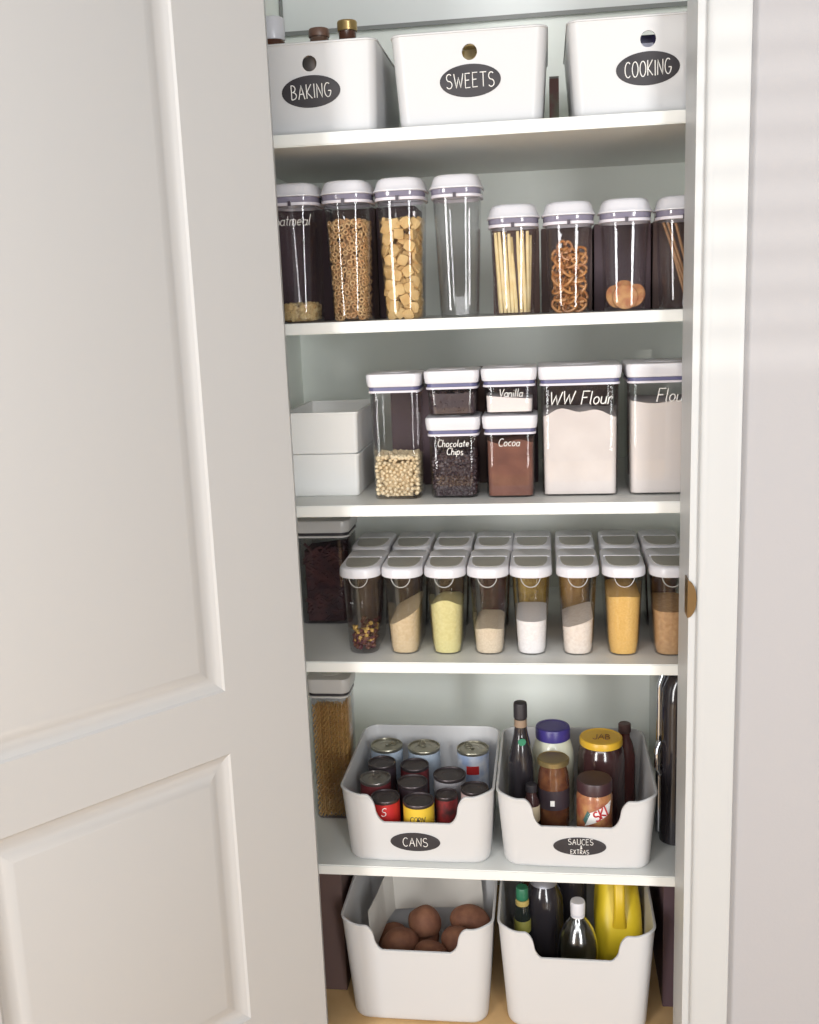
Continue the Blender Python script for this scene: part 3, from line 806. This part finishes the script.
# two white storage boxes stacked at the left
BOXW = mat('bright_white_plastic', (238, 238, 236), .4)
def tray(x, yf, z0, w, d, h, label):
    o = thing('storage_box', (x, yf+d/2, z0), label, 'box')
    bm = B(); t = .003
    sec = lambda a, b2: rr(2*a, 2*b2, .008, seg=5)
    lv = [(0, w/2-.004, d/2-.004), (.002, w/2-.002, d/2-.002), (h*.5, w/2-.001, d/2-.001), (h, w/2, d/2)]
    shell(bm, lv, t, sec)
    mk('body', bm, BOXW, o)
    bm = B(); s = rr(w+.004, d+.004, .009, seg=5); s2 = rr(w-.007, d-.007, .006, seg=5)
    loft(bm, [flat(s, h+.0003), flat(s, h+.005), flat(s2, h+.005), flat(s2, h+.0003)], loop=True); mk('rim', bm, BOXW, o)
    return o
tray(-.452, .100, zz3, .150, .26, .081, 'white storage box under its twin at the left end of the flour shelf')
tray(-.452, .098, zz3+.0868, .153, .265, .079, 'open white storage box stacked on its twin beside the chickpea container')

# ================================================================== FLIP-LID CONTAINERS (fourth shelf)
def flipjar(x, yf, z0, label, h=.183):
    o = thing('flip_lid_container', (x, yf+.084, z0), label, 'container', 'flip-lid containers in two rows')
    hb = h-.0180
    def sec(w, d): return rr(w, d, w*.22, rf=w*.42, seg=9)
    bm = B(); t = .0016
    lv = [(0, .052, .128), (.0015, .058, .134), (.006, .060, .137), (hb*.5, .067, .145), (hb, .074, .153)]
    shell(bm, [(z, w/2, d/2) for z, w, d in lv], t, lambda a, b2: sec(2*a, 2*b2))
    body = mk('body', bm, CLEAR, o)
    # clear pouring lip: a U-shaped ridge under the lid
    bm = B(); yfro = lambda u, z: -(.145+(z-hb*.5)/(hb*.5)*.008)/2+.0002-.0008+max(0, abs(u)-.006)**2*18
    tube(bm, [(.019*math.cos(t2), yfro(.019*math.cos(t2), hb-.021*math.sin(t2)), hb-.001-.021*math.sin(t2)) for t2 in [PI*k/14 for k in range(15)]], .0008, 6)
    mk('pour_lip', bm, LIDG, body)
    bm = B()
    W2, D2 = .0842, .166
    zt = h
    loft(bm, [flat(sec(W2-.006, D2-.006), hb-.003), flat(sec(W2-.001, D2-.001), hb-.002), flat(sec(W2, D2), hb+.001), flat(sec(W2-.0015, D2-.0015), zt-.006), flat(sec(W2-.004, D2-.004), zt-.0022), flat(sec(W2-.010, D2-.010), zt)])
    lid = mk('lid', bm, LIDW, o)
    # D-shaped smoky flap in the front half
    bm = B(); a = W2/2-.009; ps = []
    ys = .006
    for k in range(17):
        t2 = PI+PI*k/16
        ps.append((a*math.copysign(abs(math.cos(t2))**.6, math.cos(t2)), ys+.078*-abs(math.sin(t2))**.75))
    loft(bm, [flat(ps, zt+.0002), flat(ps, zt+.0014), flat([(x*.97, ys+(y-ys)*.97) for x, y in ps], zt+.0018)])
    mk('flap', bm, TINTLID, lid)
    bm = B(); tube(bm, [(-a-.003, ys+.004, zt+.0008), (a+.003, ys+.004, zt+.0008)], .0018, 8); mk('hinge', bm, LIDW, lid)
    return o, hb, sec
def flipfill(o, hb, sec, top, topfn=None, ins=.0062):
    rings = []
    for k in range(8):
        f = k/7; g = min(1, (top*f)/hb)
        w = .060+(.074-.060)*g-ins; d = .137+(.153-.137)*g-ins
        if k == 0: w -= .004; d -= .004
        rings.append([(x, y, .0025+(top+(topfn(x, y) if topfn else 0)-.0025)*f) for x, y in sec(w, d)])
    ring = rings[-1]
    for s in (.75, .45, .2):
        rings.append([(x*s, y*s, top+(topfn(x*s, y*s) if topfn else 0)) for x, y, z in ring])
    bm = B(); loft(bm, rings); return bm
XF = [-.378, -.2925, -.206, -.1205, -.036, .0555, .1445, .2345]
XK = [-.386, -.296, -.206, -.118, -.036, .055, .149, .236]
def pow_m(name, c, c2, sc=200, sh=.2, kind='noise'): return mat(name, c, .9, vary=(c2, sc, kind, sh), bump=(sc, .3))
front_items = [
 ('dried fruit and nuts', 'trail_mix', None, .050, None),
 ('tan powder with a slanting top', 'tan_powder', pow_m('tan_powder', (212, 192, 156), (200, 176, 138)), .078, lambda x, y: .55*x+.05*y),
 ('pale yellow grain', 'yellow_grain', pow_m('yellow_grain', (220, 212, 152), (208, 198, 136)), .096, lambda x, y: .010*math.cos(x*60)-.12*y),
 ('cream rice, a third full', 'rice', pow_m('cream_rice', (226, 212, 188), (206, 188, 160), 320), .048, lambda x, y: .008*math.cos(x*50)),
 ('white salt', 'salt', pow_m('white_salt', (242, 240, 238), (232, 228, 226)), .070, None),
 ('off-white flakes', 'flakes', pow_m('off_white_flakes', (236, 226, 214), (222, 208, 194), 150), .064, lambda x, y: .3*x),
 ('orange lentils, nearly full', 'lentils', pow_m('orange_lentils', (224, 184, 108), (212, 166, 88), 300), .116, lambda x, y: .006*math.cos(x*45)),
 ('brown sugar, cut off by the jamb', 'brown_sugar', pow_m('brown_sugar', (202, 164, 120), (180, 138, 96), 120), .090, None)]
back_items = [
 ('dark brown seeds', 'dark_seeds', pow_m('dark_seeds', (84, 56, 48), (62, 42, 40)), .13, 'behind the fruit and nut one'),
 ('dark grains', 'dark_grains', pow_m('dark_grains', (70, 50, 46), (54, 38, 40)), .14, 'behind the tan powder one'),
 ('olive brown split peas', 'split_peas', pow_m('olive_peas', (96, 80, 58), (72, 56, 46)), .12, 'behind the yellow grain one'),
 ('dark red beans', 'red_beans', pow_m('red_beans', (84, 40, 44), (58, 32, 40), 110, .2, 'cells'), .14, 'behind the rice one'),
 ('yellow split peas', 'yellow_peas', pow_m('yellow_peas', (196, 164, 76), (168, 136, 56), 160, .2, 'cells'), .15, 'behind the white salt one'),
 ('amber pasta', 'amber_pasta', pow_m('amber_pasta', (200, 158, 88), (168, 124, 66), 90), .14, 'behind the off-white flakes one'),
 ('purple black beans', 'black_beans', pow_m('black_beans', (66, 42, 58), (48, 34, 46), 110, .2, 'cells'), .15, 'behind the orange lentils one'),
 ('reddish beans', 'kidney_beans', pow_m('kidney_beans', (112, 58, 54), (80, 44, 48), 110, .2, 'cells'), .12, 'in the far right corner')]
zz4 = z4s+.0004
for i, (lab, nm, m, top, fn) in enumerate(front_items):
    o, hb, sec = flipjar(XF[i], .030, zz4, 'front-row clear flip-lid container of '+lab)
    if m:
        bm = flipfill(o, hb, sec, top, fn)
        stuff(mk(nm, bm, m, None, o.location.copy()), lab+' in the front row', nm.replace('_', ' '))
    else:
        rnd = random.Random(5)
        MIX = [(mat('cranberry', (92, 38, 46), .4), 'dark red dried cranberries mixed in the front-row left container', 'cranberries', 70),
               (mat('golden_nut', (206, 168, 88), .6), 'golden nut pieces mixed in the front-row left container', 'nuts', 34),
               (mat('brown_raisin', (110, 66, 50), .5), 'brown raisins mixed in the front-row left container', 'raisins', 60)]
        for mm, ll, cc, cnt in MIX:
            bm = B()
            for k in range(cnt):
                p = Vector((rnd.uniform(-.020, .020), rnd.uniform(-.052, .05) if rnd.random() < .45 else rnd.uniform(-.055, -.042), rnd.uniform(.009, .046)))
                if abs(p.x) > .013 and p.y < -.044: p.y = -.044
                if cc == 'nuts': p.z = rnd.uniform(.022, .050)
                add_tmpl(bm, *IC1, Matrix.Translation(p) @ rot_to(Vector((0, 0, 1)), rnd, 1.) @ Matrix.Diagonal((.0065, .0052, .0042, 1)))
            stuff(mk(cc, bm, mm, None, o.location.copy()), ll, cc)
for i, (lab, nm, m, top, beh) in enumerate(back_items):
    o, hb, sec = flipjar(XK[i], .205, zz4, 'back-row clear flip-lid container of %s, %s' % (lab, beh))
    bm = flipfill(o, hb, sec, top)
    stuff(mk(nm, bm, m, None, o.location.copy()), lab+' in the back row, '+beh, nm.replace('_', ' '))
# large square container of dark pasta at the left end
jb = popjar(-.497, .235, zz4, .130, .130, .238, 'large square container of dark dried strips in the left corner above the pasta container', LIDG, CLEARD, r=.02, lid_h=.028)
bm = square_fill(jb[3], .168, lambda x, y: .006*math.sin(x*60), t=.016)
rnd = random.Random(8)
for k in range(230):
    z = rnd.uniform(.014, .172); a = jb[3][0]-.014
    side = rnd.random()
    p = Vector((rnd.uniform(-a, a)*.75, -a, z)) if side < .6 else Vector((a, rnd.uniform(-a, a)*.7, z))
    dx = Vector((rnd.uniform(.008, .014), 0, rnd.uniform(-.012, .012))) if side < .6 else Vector((0, .014, rnd.uniform(-.012, .012)))
    tube(bm, [p-dx, p+Vector((0, -.001, .002)), p+dx], .0032, 6)
put(bm, jb[0], 'dried_strips', mat('dark_dried_strips', (96, 60, 58), .6, vary=((66, 44, 48), 50, 'noise', .15)), 'dark reddish dried strips in the large corner container', 'dried food')

# ================================================================== LOWEST SHELF
zz5 = z5s+.0004
jp = popjar(-.490, .185, zz5, .100, .100, .338, 'tall square container of long spiral pasta beside the CANS basket', LIDG, CLEARD, r=.018, lid_h=.034)
ox, oy, oz = jp[0].location
PAST = mat('spiral_pasta', (226, 188, 110), .6, vary=((198, 150, 86), 60, 'noise', .2))
def spiral(hh, R=.0034):
    bm = B()
    for ph in (0, PI):
        tube(bm, [(R*math.cos(2*PI*k/14+ph), R*math.sin(2*PI*k/14+ph), hh*k/150) for k in range(151)], .0016, 5)
    return bm
sp_mesh = mk('spiral_pasta', spiral(.268), PAST, None, (0, 0, 0))
spots = [(-.034+.0097*i, -.034, i) for i in range(8)]+[(.034, -.024+.0098*i, 8+i) for i in range(6)]
for x, y, i in spots:
    p = sp_mesh if i == 0 else sp_mesh.copy()
    if i: COL.objects.link(p)
    p.location = (ox+x, oy+y, oz+.0045); p.rotation_euler = (random.uniform(-.006, .006), random.uniform(-.006, .006), random.uniform(0, 3))
    lab = ('golden spiral pasta strand, %s from the left along the front of its container' % (['first']+SIDES)[i]) if i < 8 else \
          ('golden spiral pasta strand, %s from the front along the right side of its container' % (['first']+SIDES)[i-8])
    tag(p, lab, 'pasta', 'spiral pasta strands')
for j, y in enumerate((-.0245, -.0145)):
    for i in range(7):
        p = sp_mesh.copy(); COL.objects.link(p)
        p.location = (ox-.0295+.0092*i, oy+y, oz+.0045); p.rotation_euler = (0, 0, 1.3*i+j)
        tag(p, 'golden spiral pasta strand, %s from the left in the %s layer from the front' % ((['first']+SIDES)[i], ['second', 'third'][j]), 'pasta', 'spiral pasta strands')

# ---- tins in the CANS basket
def tin(x, y, r, h, label, paper, lidm=STEEL, tab=True, rot=0., bands=None, text=None):
    o = thing('tin_can', (x, y, zz5+.0055), label, 'can', 'tins in the CANS basket', rot)
    bm = B(); lathe(bm, [(r*.94, 0), (r, .0012), (r, .0035), (r*.975, .005), (r*.975, h-.006), (r, h-.0045), (r, h-.001), (r*.985, h), (r*.94, h), (r*.925, h-.0035), (r*.80, h-.0038), (r*.78, h-.003), (r*.5, h-.003), (r*.48, h-.0036), (r*.1, h-.0036)], 36)
    mk('body', bm, lidm, o)
    bm = B(); R = r*.975+.0004
    rings = [[(q_*math.cos(2*PI*i/36), q_*math.sin(2*PI*i/36), z) for i in range(36)] for q_, z in ((R, .0065), (R, h-.0075), (R-.0003, h-.0075), (R-.0003, .0065))]
    loft(bm, rings, loop=True); lab = mk('paper_label', bm, paper, o)
    if bands:
        bm = B(); z0, z1, a0, a1, mm = bands; N = 12
        P = lambda q_, z: [(q_*math.cos(math.radians(a0+(a1-a0)*i/N)), q_*math.sin(math.radians(a0+(a1-a0)*i/N)), z) for i in range(N+1)]
        A = P(R+.0002, z0)+P(R+.0002, z1)[::-1]; C2 = P(R+.0007, z0)+P(R+.0007, z1)[::-1]
        loft(bm, [A, C2]); mk('print', bm, mm, lab)
    if text:
        tx, hh, mm, zc2 = text
        write(tx, hh, .0008, lambda u, v: ((R+.0006)*math.sin(u/R), -(R+.0006)*math.cos(u/R), zc2+v), lab, mm, .2, .12, 'print')
    if tab:
        bm = B()
        tube(bm, [(.0075*math.cos(t), .012*math.sin(t)+r*.45, h-.0012) for t in [2*PI*k/16 for k in range(17)]], .0013, 6)
        box(bm, -.004, .004, r*.45-.019, r*.45-.009, h-.0028, h-.0012)
        tb = mk('pull_tab', bm, lidm, o)
    return o
P = lambda n, c, **k: mat(n, c, .45, **k)
RED = P('red_paper', (186, 44, 44)); YEL = P('yellow_paper', (222, 186, 60)); BLU = P('pale_blue_paper', (178, 192, 208)); DRED = P('dark_red_paper', (104, 44, 48))
BLKP = P('dark_paper', (58, 48, 54)); PNK = P('pale_pink_paper', (196, 170, 168))
tin(-.378, .282, .0375, .139, 'silver-lidded tin with pull tab at the back left of the basket', BLU, rot=-.9)
tin(-.291, .284, .0375, .136, 'silver-lidded pale blue tin at the back middle of the basket', BLU, rot=.4)
tin(-.178, .281, .0370, .136, 'silver-lidded white and blue tin at the back right of the basket', P('white_blue_paper', (204, 208, 216), vary=((150, 168, 200), 25, 'noise', .1)), rot=.7, bands=(.085, .105, -150, -105, RED))
tin(-.376, .199, .0315, .135, 'dark-topped tin in front of the back left silver tin', BLKP, DULLSTEEL, False)
tin(-.304, .211, .0320, .125, 'dark-topped tin in the middle of the basket, before the pale blue one', DRED, DULLSTEEL, False)
tin(-.380, .130, .0340, .131, 'grey-lidded red tin at the left side of the basket', DRED, mat('grey_lid_tin', (140, 134, 130), .35, metal=.8))
tin(-.299, .133, .0330, .123, 'dark-topped tin behind the yellow one', BLKP, DULLSTEEL, False)
tin(-.221, .166, .0360, .126, 'wide dark tin with a silver rim right of the middle', P('silver_grey_paper', (148, 146, 150)), DULLSTEEL, False)
tin(-.162, .104, .0300, .126, 'dark-topped tin with a pale label at the right front', PNK, DULLSTEEL, False)
tin(-.349, .066, .0310, .121, 'bright red tin with a dark top at the front left', RED, DULLSTEEL, False, text=('S', .018, CHALK, .098))
tin(-.277, .058, .0330, .119, 'yellow tin with black print and a dark top at the front', YEL, DULLSTEEL, False, text=('SOUP' if False else 'CORN', .012, BLKP, .088))
tin(-.2215, .092, .0245, .117, 'small dark red tin right of the yellow one', P('tomato_paper', (150, 46, 48), vary=((70, 44, 44), 40, 'noise', .12)), DULLSTEEL, False)

# ---- bottles and jars in the SAUCES basket
zs5 = zz5+.0055
bottle('sauce_bottle', (-.0640, .152, zs5), 'tall dark sauce bottle with a black cap and green neck seal', 'bottle',
       [(.026, 0), (.028, .003), (.028, .155), (.0265, .175), (.021, .205), (.0155, .228), (.013, .245), (.0125, .264)], BLACKG,
       [(.0128, .2645), (.0145, .266), (.0145, .294), (.0135, .299), (.006, .3005)], BLACKM,
       [('neck_band', [(.0132, .246), (.0136, .2465), (.0134, .262), (.0126, .2625)], mat('tan_band', (150, 128, 108), .5)),])
o = bpy.data.objects['sauce_bottle']
bm = B()
ring = [(.0085*math.cos(2*PI*i/20)+.003, -.0245, .2175+.008*math.sin(2*PI*i/20)) for i in range(20)]
loft(bm, [[(x, y+.004+.012*((x)/.02)**2+.0*z, z) for x, y, z in ring], [(x, y+.0025+.012*((x)/.02)**2, z) for x, y, z in ring]])
mk('seal', bm, mat('green_seal', (48, 128, 96), .4), o)
o = bottle('mayonnaise_jar', (.004, .222, zs5), 'cream mayonnaise jar with a dark blue lid', 'jar',
       [(.042, 0), (.0455, .003), (.0455, .140), (.0445, .160), (.040, .180), (.034, .190)], mat('mayonnaise', (216, 216, 196), .3, coat=.3),
       [(.036, .1905), (.0378, .192), (.0378, .214), (.036, .2175), (.030, .2185), (.029, .2175), (.008, .2175)], mat('navy_lid', (62, 52, 122), .35))
o = bottle('pickle_jar', (.108, .212, zs5), 'big dark jar with a yellow printed lid', 'jar',
       [(.048, 0), (.051, .003), (.051, .150), (.048, .172), (.043, .182)], mat('dark_preserve', (62, 40, 40), .15, coat=.5),
       [(.044, .1825), (.0465, .184), (.0465, .196), (.045, .1985), (.041, .199), (.040, .198), (.012, .198)], mat('yellow_lid', (216, 172, 52), .35))
write('JAB', .020, .001, lambda u, v: (u, -.004+v*1.25, .1995), o, mat('brown_print', (120, 76, 40), .5), .1, .12, 'print')
o = thing('olive_jar', (.004, .120, zs5), 'amber glass jar with a gold lid and black label in front of the mayonnaise', 'jar')
bm = B(); lathe(bm, [(.031, 0), (.033, .003), (.033, .14), (.031, .158), (.028, .170), (.028, .178)]); mk('body', bm, mat('amber_glass', (120, 78, 50), .12, coat=.5, vary=((78, 46, 38), 40, 'noise', .2)), o)
bm = B(); lathe(bm, [(.030, .1785), (.0335, .18), (.0335, .189), (.031, .191), (.030, .1895), (.008, .1895)]); mk('lid', bm, mat('gold_lid', (152, 134, 92), .3, metal=.6), o)
bm = B(); R = .0336
rings = [[(q_*math.cos(2*PI*i/36), q_*math.sin(2*PI*i/36), z) for i in range(36)] for q_, z in ((R, .085), (R, .128), (R-.0004, .128), (R-.0004, .085))]
loft(bm, rings, loop=True); lb = mk('paper_label', bm, BLKP, o)
bm = B(); box(bm, -.007, .002, -.0352, -.0338, .096, .108); mk('print', bm, CHALK, lb, smooth=0)
o = thing('peanut_butter_jar', (.088, .088, zs5), 'tan jar with a dark lid and red lettering on a white band', 'jar')
bm = B(); lathe(bm, [(.034, 0), (.037, .003), (.037, .125), (.034, .134)]); mk('body', bm, mat('peanut_butter', (190, 142, 92), .35, coat=.3, vary=((150, 82, 62), 30, 'noise', .12)), o)
bm = B(); lathe(bm, [(.0345, .1345), (.0365, .136), (.0365, .158), (.035, .161), (.012, .1612)]); mk('lid', bm, mat('dark_maroon_lid', (62, 40, 44), .4), o)
bm = B(); R = .0374
def wrap(u, v, off=0): return ((R+off)*math.sin(u/R), -(R+off)*math.cos(u/R), v)
Pn = [(-.022, .070), (.032, .096), (.037, .123), (-.013, .100)]
def dens(poly, k=6): return [(poly[i][0]+(poly[(i+1) % len(poly)][0]-poly[i][0])*j/k, poly[i][1]+(poly[(i+1) % len(poly)][1]-poly[i][1])*j/k) for i in range(len(poly)) for j in range(k)]
dn_ = dens(Pn)
cen = [(sum(p[0] for p in dn_)/len(dn_), sum(p[1] for p in dn_)/len(dn_))]*len(dn_)
mix = lambda A, t: [(a[0]*(1-t)+cen[0][0]*t, a[1]*(1-t)+cen[0][1]*t) for a in A]
loft(bm, [[wrap(u, v, .0001) for u, v in dn_]]+[[wrap(u, v, .0009) for u, v in mix(dn_, t)] for t in (0, .4, .8)])
lb = mk('paper_label', bm, CHALK, o); lb['label'] = 'white slanted band'
cr, sr = math.cos(.5), math.sin(.5)
write('SKI', .020, .0018, lambda u, v: wrap(.0095+cr*u-sr*v, .0985+sr*u+cr*v, .0016), lb, RED, .15, .14, 'print')
bm = B(); Pn = dens([(-.026, .082), (-.020, .074), (-.010, .099), (-.016, .104)])
dn_ = Pn; cen = [(sum(p[0] for p in dn_)/len(dn_), sum(p[1] for p in dn_)/len(dn_))]
loft(bm, [[wrap(u, v, .0001) for u, v in dn_]]+[[wrap(u, v, .0009) for u, v in mix(dn_, t)] for t in (0, .5)])
mk('label_stripe', bm, mat('teal_stripe', (74, 110, 104), .5), o)
bottle('hot_sauce_bottle', (.164, .290, zs5), 'dark red bottle in the back right corner of the SAUCES basket', 'bottle',
       [(.022, 0), (.024, .003), (.024, .12), (.018, .150), (.012, .165), (.012, .175)], mat('dark_red_sauce', (96, 54, 52), .25),
       [(.0125, .1755), (.014, .177), (.014, .195), (.012, .197)], mat('brown_cap', (84, 62, 58), .4))
bottle('extract_bottle', (-.042, .094, zs5), 'small dark bottle with a cream label at the left front of the SAUCES basket', 'bottle',
       [(.0155, 0), (.017, .002), (.017, .10), (.011, .118), (.010, .125)], mat('dark_extract', (66, 44, 44), .2),
       [(.0105, .1255), (.012, .127), (.012, .140), (.010, .142)], BLACKM,
       [('paper_label', [(.0172, .060), (.0174, .0605), (.0174, .096), (.0172, .0965)], mat('cream_label', (206, 190, 160), .6))])

# ---- black appliance at the right end of the lowest shelf
o = thing('kitchen_appliance', (.2905, .26, zz5), 'tall glossy black appliance half hidden by the door jamb', 'appliance')
bm = B(); sec = lambda a, b2: rr(2*a, 2*b2, .030, seg=8)
loft(bm, [flat(sec(.060, .14), 0), flat(sec(.064, .145), .004), flat(sec(.064, .145), .30), flat(sec(.062, .143), .345), flat(sec(.052, .132), .372), flat(sec(.03, .10), .384)])
mk('body', bm, BLACKG, o)
bm = B(); tube(bm, [(-.066, -.112, z) for z in (.02, .1, .2, .3, .35)]+[(-.058, -.108, .372)], .0062, 12); mk('edge_strip', bm, CHROME, o)
bm = B(); tube(bm, [(-.066, -.128, .23), (-.072, -.137, .215), (-.072, -.137, .175), (-.066, -.128, .16)], .0065, 10); mk('handle', bm, CHROME, o)

# ================================================================== ON THE FLOOR
POT = mat('potato_skin', (156, 108, 82), .75, vary=((126, 82, 64), 38, 'noise', .2), bump=(130, .35))
def potato(x, y, z, rx, ry, rz, yaw, seed, label, tilt=0.):
    bm = B(); bmesh.ops.create_icosphere(bm, subdivisions=4, radius=1)
    for v in bm.verts:
        n_ = noise.noise(v.co*1.1+Vector((seed*3.1, 0, 0)))
        v.co *= 1+.10*n_
        v.co = Vector((v.co.x*rx, v.co.y*ry, v.co.z*rz))
    o = mk('potato', bm, POT, None, (x, y, z), 180); o.rotation_euler = (0, tilt, yaw)
    return tag(o, label, 'potato', 'potatoes in the floor basket')
zf = .0065
potato(-.294, .205, .112, .038, .036, .036, .3, 1, 'round brown potato on top of the heap')
potato(-.343, .138, .100, .042, .034, .034, .4, 2, 'brown potato at the left of the heap', -.2)
potato(-.272, .108, .094, .040, .032, .032, .1, 3, 'brown potato low at the front of the heap')
potato(-.214, .152, .098, .038, .034, .036, -.3, 4, 'lighter brown potato at the front right of the heap')
potato(-.192, .232, .104, .046, .034, .033, -.1, 5, 'long brown potato at the back right of the heap', .1)
k = 6
for j, y in enumerate((.085, .165, .245)):
    for i, x in enumerate((-.376, -.300, -.224, -.170)):
        if i == 3 and j == 0: continue
        r = .034 if i < 3 else .023
        potato(x, y, zf+r+.001, r*1.08, r, r, k, k, 'brown potato in the bottom layer, %s row, %s' % (['front', 'middle', 'back'][j], ['at the left', 'left of centre', 'right of centre', 'at the right'][i])); k += 1
# paper liner standing in the potato basket
o = thing('paper_liner', (0, 0, 0), 'creased white paper sheet lining the potato basket', 'paper')
bm = B(); rings = []
pts = [(-.395, .10), (-.392, .17), (-.385, .25), (-.372, .300), (-.30, .312), (-.22, .316), (-.16, .314)]
for off in (0, .0012):
    pass
lo = [(x-.004, y-.008, .085) for x, y in pts]; hi = [(x-.010+.003*math.sin(i*2), y, .200-.008*(i % 3)) for i, (x, y) in enumerate(pts)]
loft(bm, [lo+[(x-.0012, y+.0012, z) for x, y, z in lo[::-1]], hi+[(x-.0012, y+.0012, z) for x, y, z in hi[::-1]]])
mk('sheet', bm, mat('white_paper', (222, 218, 210), .9), o, smooth=0)

carton(-.578, -.462, .10, .40, .0006, .30, DK[1], 'dark brown box added as stand-in for the shade left of the potato basket')  # both boxes are added to darken the gaps where deep shade falls
carton(.232, .345, .10, .40, .0006, .30, DK[0], 'dark plum box added as stand-in for the shade right of the bottle basket')
# clear bottle, yellow jug, dark bottles
o = thing('water_bottle', (.052, .082, zf), 'clear plastic bottle with a white cap in front of the yellow jug', 'bottle')
bm = B(); N = 32
pr = [(.038, 0), (.042, .003), (.042, .10), (.042, .150), (.0395, .168), (.033, .186), (.023, .203), (.015, .213), (.0125, .222)]
out = [[(r*math.cos(2*PI*i/N), r*math.sin(2*PI*i/N), z) for i in range(N)] for r, z in pr]
inn = [[((r-.0012)*math.cos(2*PI*i/N), (r-.0012)*math.sin(2*PI*i/N), z if k else z+.0012) for i in range(N)] for k, (r, z) in enumerate(pr)]
loft(bm, out+inn[::-1]); mk('body', bm, clear('bottle_plastic', (.88, .89, .88), 4.5, .16), o)
bm = B(); lathe(bm, [(.0135, .2225), (.0155, .2235), (.0160, .248), (.0145, .252), (.006, .2525)]); mk('cap', bm, LIDW, o)
bm = B(); lathe(bm, [(.0142, .2165), (.0150, .217), (.0150, .2205), (.0135, .2215)]); mk('neck_ring', bm, LIDW, o)

YELP = mat('yellow_plastic', (228, 200, 44), .4); YELD = mat('deep_yellow_plastic', (214, 180, 40), .4)
o = thing('detergent_jug', (.1425, .190, zf), 'bright yellow plastic jug with a front handle', 'jug')
bm = B(); sec = lambda w, d, yo=0: [(x, y+yo) for x, y in rr(w, d, min(w, d)*.32, seg=8)]
loft(bm, [flat(sec(.070, .13), 0), flat(sec(.078, .136), .004), flat(sec(.095, .145), .06), flat(sec(.102, .145), .14), flat(sec(.098, .13, .008), .185), flat(sec(.088, .095, .025), .225), flat(sec(.070, .07, .035), .265), flat(sec(.046, .046, .04), .292), flat(sec(.040, .040, .04), .305)])
mk('body', bm, YELP, o)
bm = B(); rings = []
for yy, z, w, d in ((-.057, .165, .032, .024), (-.062, .185, .026, .020), (-.060, .215, .024, .019), (-.050, .250, .024, .019), (-.025, .280, .026, .020), (.005, .290, .028, .024)):
    rings.append([(x, y+yy, z+.2*y) for x, y in rr(w, d, .008, seg=5)])
loft(bm, rings); mk('handle', bm, YELD, o)
bm = B(); lathe(bm, [(.021, .3055), (.023, .307), (.023, .328), (.021, .330)], 28, 0, .04); mk('cap', bm, YELD, o)

DG = mat('dark_green_glass', (34, 40, 38), .12, coat=.5)
bottle('wine_bottle', (-.020, .165, zf), 'wide near-black bottle left of the clear bottle', 'bottle',
       [(.040, 0), (.044, .003), (.044, .19), (.041, .215), (.028, .243), (.017, .262), (.015, .285)], BLACKG,
       [(.0155, .2855), (.018, .287), (.018, .312), (.015, .315)], BLACKM,
       [('shoulder_band', [(.0296, .2425), (.0300, .243), (.0235, .2535), (.0225, .254)], mat('grey_foil', (150, 150, 158), .3, metal=.5))])
bottle('oil_bottle', (-.0665, .125, zf), 'dark bottle with a green cap and gold collar at the left', 'bottle',
       [(.017, 0), (.018, .003), (.018, .185), (.0145, .205), (.0125, .212)], DG,
       [(.0118, .2245), (.0135, .226), (.0135, .250), (.012, .253)], mat('green_cap', (46, 110, 80), .4),
       [('collar', [(.0145, .2125), (.0150, .213), (.0150, .221), (.0125, .2235)], mat('gold_collar', (186, 164, 98), .4)),
        ('paper_label', [(.0182, .150), (.0184, .1505), (.0184, .178), (.0182, .1785)], mat('olive_label', (140, 136, 66), .5))])
bottle('vinegar_bottle', (.042, .265, zf), 'tall dark bottle with a grey-green cap behind the clear bottle', 'bottle',
       [(.034, 0), (.036, .003), (.036, .18), (.030, .212), (.020, .228), (.017, .235)], BLACKG,
       [(.0175, .2355), (.0200, .237), (.0200, .285), (.018, .288)], mat('grey_green_cap', (112, 122, 118), .4))
bottle('cleaner_bottle', (-.046, .258, zf), 'dark brown bottle in the back left of the bottle basket', 'bottle',
       [(.026, 0), (.028, .003), (.028, .17), (.02, .20), (.013, .215)], AMBER,
       [(.0135, .2155), (.016, .217), (.016, .24), (.014, .242)], BLACKM)
